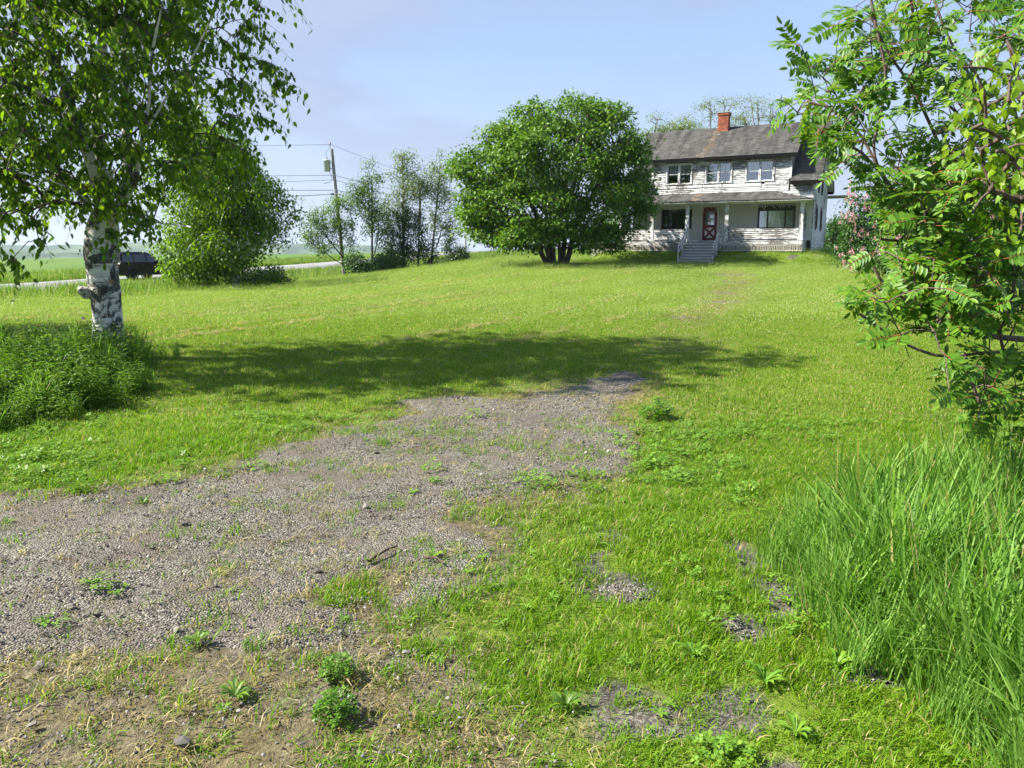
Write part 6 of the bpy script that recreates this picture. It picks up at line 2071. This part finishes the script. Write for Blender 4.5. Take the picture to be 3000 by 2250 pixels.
# greenhouse, narrower towards the roof
lo = [(-2.25, .86), (1.15, .86)]; hi = [(-1.95, .70), (.25, .70)]
mb = MB()
v = [(-2.26, -.88, 1.10), (1.12, -.88, 1.10), (1.12, .88, 1.10), (-2.26, .88, 1.10), (-2.02, -.70, 1.72), (.22, -.70, 1.72), (.22, .70, 1.72), (-2.02, .70, 1.72), (-1.8, -.62, 1.78), (.05, -.62, 1.78), (.05, .62, 1.78), (-1.8, .62, 1.78)]
mb.v += v
for a in (0, 4):
    for k in range(4): mb.f.append((a + k, a + (k + 1) % 4, a + 4 + (k + 1) % 4, a + 4 + k))
mb.f.append((8, 9, 10, 11))
gh = mb.build('cabin', M['car_paint'], car)
def on_side(s, x0, x1, z0, z1, xs0=0.0, xs1=0.0):
    y = lambda z: s * (.885 - (z - 1.10) * .29 + .006)
    return MB().quad((x0, y(z0), z0), (x1, y(z0), z0), (x1 + xs1, y(z1), z1), (x0 + xs0, y(z1), z1))
for s in (-1, 1):
    on_side(s, -2.05, -1.20, 1.15, 1.62, .16, 0).build('side_window', M['car_glass'], car)
    on_side(s, -1.12, -.18, 1.15, 1.64).build('side_window', M['car_glass'], car)
    on_side(s, -.10, .90, 1.15, 1.64, 0, -.52).build('side_window', M['car_glass'], car)
    MB().box(-.75, -.55, s * .965 - .012, s * .965 + .012, .90, .935).build('door_handle', M['car_trim'], car)
    MB().box(.25, .45, s * .965 - .012, s * .965 + .012, .90, .935).build('door_handle', M['car_trim'], car)
    MB().box(.72, .95, s * 1.05 - .10, s * 1.05 + .10, 1.10, 1.28).build('mirror', M['car_trim'], car)
    MB().box(-1.1, 1.0, s * .95 - .03, s * .95 + .03, .30, .36).build('running_board', M['car_trim'], car)
    MB().box(-2.40, -2.30, s * .80 - .12, s * .80 + .12, .82, 1.06).build('tail_lamp', M['tail'], car)
    MB().box(2.25, 2.37, s * .72 - .18, s * .72 + .18, .72, .86).build('headlamp', M['headlamp'], car)
    MB().tube([(-1.9, s * .60, 1.80), (0, s * .60, 1.80)], .022, 6).build('roof_rail', M['car_trim'], car)
MB().quad((-2.262, -.74, 1.17), (-2.262, .74, 1.17), (-2.06, .62, 1.66), (-2.06, -.62, 1.66)).build('rear_window', M['car_glass'], car)
MB().quad((1.08, -.78, 1.14), (1.08, .78, 1.14), (.28, .64, 1.68), (.28, -.64, 1.68)).build('windscreen', M['car_glass'], car)
MB().box(-2.46, -2.36, -.88, .88, .40, .62).build('bumper', M['car_trim'], car)
MB().box(2.34, 2.44, -.86, .86, .38, .58).build('bumper', M['car_trim'], car)
MB().box(-2.41, -2.37, -.26, .26, .66, .80).build('licence_plate', M['metal'], car)
for x_ in (-1.42, 1.42):
    for s in (-1, 1):
        t_ = MB().lathe([(.24, -.11), (.36, -.115), (.385, -.08), (.385, .08), (.36, .115), (.24, .11)], c=(x_, s * .85, .385), n=28, axis=1).build('wheel', M['tyre'], car, True)
        MB().lathe([(.0, -.05), (.06, -.06), (.07, -.02), (.20, -.01), (.24, -.07), (.245, .07), (.0, .07)], c=(x_, s * .86, .385), n=20, axis=1).build('rim', M['rim'], t_)
        MB().lathe([(.40, -.02), (.46, -.02), (.46, .02), (.40, .02)], c=(x_, s * .955, .385), n=24, axis=1).build('wheel_arch', M['car_trim'], car)

# ------------------------------------------------------------------ weeds
def weed_stalk(rs, H, nl, L, W, mat):
    """upright leafy stalk, narrow pointed leaves all the way up"""
    V = []; F = []
    lean = rs.randn(2) * .12
    st = [np.array([lean[0] * t * t, lean[1] * t * t, H * t]) for t in np.linspace(0, 1, 5)]
    tv, tf = tube_np(st, [.006, .005, .004, .003, .002], 3)
    V += [tuple(p) for p in tv]
    for q in tf: F += [(q[0], q[1], q[2]), (q[0], q[2], q[3])]
    for k in range(nl):
        t = .08 + .9 * k / nl; i = min(int(t * 4), 3); p = st[i] + (st[i + 1] - st[i]) * (t * 4 - i)
        a = k * 2.4 + rs.rand(); d = np.array([math.cos(a), math.sin(a), .35 + .25 * rs.randn()]); d /= np.linalg.norm(d)
        s = np.cross(d, [0, 0, 1]); s /= np.linalg.norm(s); l = L * (1.1 - .5 * abs(t - .5)) * (.8 + .4 * rs.rand())
        b = len(V)
        up = np.cross(s, d)
        V += [tuple(p), tuple(p + d * l * .35 + s * W / 2 + up * .01), tuple(p + d * l * .35 - s * W / 2 + up * .01), tuple(p + d * l * .4), tuple(p + d * l * .72 + s * W * .33 - np.array([0, 0, l * .10])), tuple(p + d * l * .72 - s * W * .33 - np.array([0, 0, l * .10])), tuple(p + d * l - np.array([0, 0, l * .32]))]
        F += [(b, b + 1, b + 3), (b, b + 3, b + 2), (b + 1, b + 4, b + 3), (b + 3, b + 5, b + 2), (b + 3, b + 4, b + 6), (b + 3, b + 6, b + 5)]
    me = mesh_np('stalk', V, F); me.materials.append(mat)
    return bpy.data.objects.new('stalk', me)


def weed_clump(seed):
    rs = np.random.RandomState(seed)
    obs = [weed_stalk(rs, rs.uniform(.45, .8), rs.randint(14, 22), .13, .028, M['weed_leaf']) for _ in range(5)]
    V = []; F = []
    for o in obs:
        off = np.append(rs.randn(2) * .09, 0)
        n = len(V); vs = np.zeros(len(o.data.vertices) * 3); o.data.vertices.foreach_get('co', vs)
        V += [tuple(p + off) for p in vs.reshape(-1, 3)]; F += [tuple(i + n for i in p.vertices) for p in o.data.polygons]
        bpy.data.objects.remove(o)
    me = mesh_np('weed_clump', V, F); me.materials.append(M['weed_leaf'])
    return bpy.data.objects.new('weed_clump', me)


pc_w = proto_col('weed_clump', [weed_clump(200 + i) for i in range(5)])
pc_wt = proto_col('weed_tuft', [tuft(16, .11, .45, .85, .011, .42, 6, M['tall'], np.random.RandomState(230 + i), droop=.5) for i in range(5)])
x, y, sd = inpoly(WEEDL, 1900)
n = len(x)
k = R.rand(n) < np.where(x > -6.2, .55, .34)
x1, y1, s1 = x[k], y[k], sd[k]; n1 = len(x1)
scl = uni(.6, .95, n1) * (.45 + .55 * S(-s1 / .6))[:, None]
scatter('leafy_weeds', np.stack([x1, y1, gz(x1, y1)], -1), rots(n1, .12), scl, R.randint(0, 5, n1), pc_w, 'leafy green weeds crowding the foot of the big birch', 'weeds')
x1, y1, s1 = x[~k], y[~k], sd[~k]; n1 = len(x1)
scl = uni(.6, 1.0, n1) * (.45 + .55 * S(-s1 / .6))[:, None] * (1 + .35 * S(1 - np.hypot(x1 + 5.3, y1 - 11) / 1.4))[:, None]
scatter('weed_patch_grass', np.stack([x1, y1, gz(x1, y1)], -1), rots(n1, .15), scl, R.randint(0, 5, n1), pc_wt, 'long arching grass among the weeds at the left edge', 'tall grass')

# broad-leaved weeds: dandelion-like rosettes and clover
def rosette(seed, n=10, L=.11, W=.032, mat=None, lobed=True, up=.55):
    rs = np.random.RandomState(seed); V = []; F = []
    for k in range(n):
        a = k * 2.399 + rs.rand() * .4; l = L * rs.uniform(.6, 1.1); el = up * rs.uniform(.4, 1.5)
        d = np.array([math.cos(a), math.sin(a), 0]); s = np.array([-d[1], d[0], 0])
        b = len(V); m_ = 7
        for i in range(m_):
            t = i / (m_ - 1)
            w_ = W * (math.sin(min(1, t * 1.15 + .06) * math.pi) ** .7) * (.35 + .75 * t) * ((1.0 if i % 2 else .62) if lobed and i < m_ - 2 else 1.0)
            if i == m_ - 1: w_ = .002
            p = d * l * t * (1 - .18 * t * el) + np.array([0, 0, l * (el * t - .75 * el * t * t) + .004])
            V += [tuple(p - s * w_ / 2 + np.array([0, 0, w_ * .25])), tuple(p - np.array([0, 0, 0])), tuple(p + s * w_ / 2 + np.array([0, 0, w_ * .25]))]
        for i in range(m_ - 1):
            c = b + i * 3
            F += [(c, c + 1, c + 4, c + 3), (c + 1, c + 2, c + 5, c + 4)]
    me = mesh_np('rosette', V, F); me.materials.append(mat or M['dandelion_leaf'])
    return me


def clover(seed, n=26, rad=.07, hh=.06):
    rs = np.random.RandomState(seed); V = []; F = []
    for k in range(n):
        r_ = rad * math.sqrt(rs.rand()); a = rs.rand() * 6.28; h = rs.uniform(.012, hh) * (1.15 - .6 * (r_ / rad) ** 2)
        c = np.array([r_ * math.cos(a), r_ * math.sin(a), h]); a0 = rs.rand() * 6.28; s_ = rs.uniform(.009, .016)
        tilt = rs.randn(2) * .3
        for q in range(3):
            an = a0 + q * 2.094; d = np.array([math.cos(an), math.sin(an), 0.0]); s = np.array([-d[1], d[0], 0])
            d[2] = d[0] * tilt[0] + d[1] * tilt[1]; s[2] = s[0] * tilt[0] + s[1] * tilt[1]
            b = len(V)
            V += [tuple(c), tuple(c + d * s_ * .7 + s * s_ * .5), tuple(c + d * s_ * 1.15), tuple(c + d * s_ * .7 - s * s_ * .5)]
            F.append((b, b + 1, b + 2, b + 3))
    me = mesh_np('clover', V, F); me.materials.append(M['dandelion_leaf'] if seed < 400 else M['ash_leaf'])
    return me


pc_r = proto_col('rosette', [bpy.data.objects.new('rosette', rosette(300 + i, 8 + i, .085, .026)) for i in range(4)])
pc_cl = proto_col('clover', [bpy.data.objects.new('clover', clover(320 + i)) for i in range(4)])
wp = lambda x, y: np.clip((fbm(x * 1.6, y * 1.6, 401) - .45) * 3, 0, 1) * (1 - .75 * gravel(x, y)) * (1 - .4 * dryness(x, y)) * not_tall(x, y)
x, y = region(1.9, 8.0, 34, wp)
n = len(x)
scatter('small_weeds', np.stack([x, y, gz(x, y) + .012], -1), rots(n, .2), uni(.3, .85, n), R.randint(0, 4, n), pc_r, 'scattered small broad leaved weeds among the foreground grass', 'weeds')
x, y = region(1.9, 7.6, 40, lambda x, y: np.clip((fbm(x * .9, y * .9, 403) - .47) * 4, 0, 1) * (1 - .96 * gravel(x, y)) * not_tall(x, y))
n = len(x)
scatter('clover_patches', np.stack([x, y, gz(x, y) + .01], -1), rots(n, .15), uni(.8, 1.5, n), R.randint(0, 4, n), pc_cl, 'low clover growing in patches through the foreground grass', 'clover')


def ground_at(px, py):
    r = ray(px, py); p = None
    z = 0.0
    for _ in range(6):
        t = (z - EYE) / r[2]; p = np.array([0, 0, EYE]) + t * r; z = float(gz(p[0], p[1]))
    return np.array([p[0], p[1], z])


weeds = [(985, 2110, 'clover', .9, 'dark green clover clump at the bottom, left of the centre'), (990, 1990, 'clover', .8, 'rounded clover clump just above the lower clover clump'),
         (420, 1480, 'rosette', .95, 'dark green weed alone in the gravel near its left upper edge'), (580, 1890, 'rosette', .95, 'broad leaved weed in the dry grass below the gravel'),
         (690, 2050, 'rosette', 1.0, 'upright weed in the bare corner at the bottom left'), (1660, 2080, 'rosette', 1.05, 'large leafy weed at the bottom centre in front of the bare soil'),
         (2240, 2010, 'rosette', 1.2, 'pale dandelion with long leaves right of the bare soil patch'), (2030, 1930, 'rosette', 1.1, 'bright dandelion at the edge of the small bare soil patch'),
         (2450, 1960, 'rosette', 1.25, 'tall pale leafed weed at the foot of the tall grass'), (2330, 2160, 'rosette', 1.05, 'broad pale weed at the bottom near the right corner'),
         (1270, 1640, 'rosette', .9, 'reddish stemmed weed beside the fallen stick'), (1920, 1230, 'clover', 1.9, 'dark clover patch at the right edge of the driveway')]
for i, (px, py, kd, s, lab) in enumerate(weeds):
    p = ground_at(px, py)
    if kd == 'rosette':
        me = rosette(500 + i, 15, .10, .026, M['dandelion_leaf'] if i not in (2, 3, 4, 5) else M['weed_leaf'], True, .9)
    else:
        me = clover(520 + i, 230, .085, .085)
    o = link('clover_clump' if kd == 'clover' else 'leafy_weed', me)
    o.location = tuple(p + np.array([0, 0, .012])); o.scale = (s, s, s * (1.2 if kd == 'clover' else 1.0)); o.rotation_euler = (0, 0, i * 1.3)
    tag(o, lab, 'clover' if kd == 'clover' else 'weed', 'weeds growing around the gravel')

# fallen sticks and a few larger stones
M['stick'] = simple('dead_stick', (0.10, 0.07, 0.05), 0.85, 0.2, var=.4, scale=20)
M['pale_stick'] = simple('bleached_stick', (0.42, 0.36, 0.28), 0.85, 0.2, var=.3, scale=20)
for (a, b, r_, mt, lab) in (((1080, 1660), (1165, 1615), .009, 'stick', 'dark fallen stick lying on the gravel'), ((1245, 1650), (1300, 1668), .008, 'stick', 'short broken stick at the edge of the gravel')):
    p, q = ground_at(*a), ground_at(*b)
    p[2] += r_ + .022; q[2] += r_ + .022
    m_ = (p + q) / 2 + np.array([.01, .015, .012])
    o = MB().tube(spline([p, m_, q], 9), np.linspace(r_, r_ * .6, 9) * (1 + .2 * np.sin(np.arange(9) * 2.1)), 7).build('fallen_stick', M[mt], None, True)
    tag(o, lab, 'stick')
for i, (px, py, s, lab) in enumerate(((930, 1684, .022, 'small round stone on the gravel above the dry fringe'), (95, 2140, .020, 'dark stone at the lower left corner'), (540, 1545, .030, 'flat pale stone embedded in the gravel'), (1190, 1925, .020, 'grey stone half hidden in the foreground grass'), (540, 2195, .035, 'long pale stone at the bottom edge'))):
    p = ground_at(px, py)
    o = link('loose_stone', stone(i + 20).data); o.location = (p[0], p[1], p[2] + .02 + s * .2); o.scale = (s * 1.2, s, s * .8); o.rotation_euler = (0, 0, i * 1.1)
    tag(o, lab, 'stone')

# rows of pale clippings left by the mower
t_ = R.rand(30000); rowi = R.randint(-26, 10, 30000)
yy = 13 + 32 * R.rand(30000)
xx = (rowi * .95 + .47 + R.randn(30000) * .10 + .55 * np.sin(yy * .11) + yy * .5) / .86
k = (np.abs(xx) < .70 * yy + 2) & (R.rand(30000) < lawn_prob(xx, yy)) & (fbm(xx * .25, yy * .25, 881) > .36) & (xx < np.interp(yy, [12, 45], [1.5, 8])) & (vhash(rowi, rowi * 3, 5) > .35)
xx, yy = xx[k], yy[k]; n = len(xx)
scl = uni(1.0, 2.0, n); scl[:, 2] *= .6
scatter('grass_clippings', np.stack([xx, yy, gz(xx, yy) + .035], -1), rots(n, .5), scl, R.randint(0, 5, n), pc_d, 'rows of pale dry clippings left across the mown lawn', 'clippings')

# ------------------------------------------------------------------ summer haze
m, nt = newmat('haze_air')
vol = nd(nt, 'ShaderNodeVolumePrincipled', {'Color': (0.72, 0.84, 1.0, 1), 'Density': 0.00011, 'Anisotropy': 0.2})
nd(nt, 'ShaderNodeOutputMaterial', {'Volume': vol.outputs[0]})
hz = MB().box(-3400, 3400, -2700, 3800, -160, 90).build('haze', m)
tag(hz, 'thin blue summer haze over the valley', 'haze', kind='stuff')
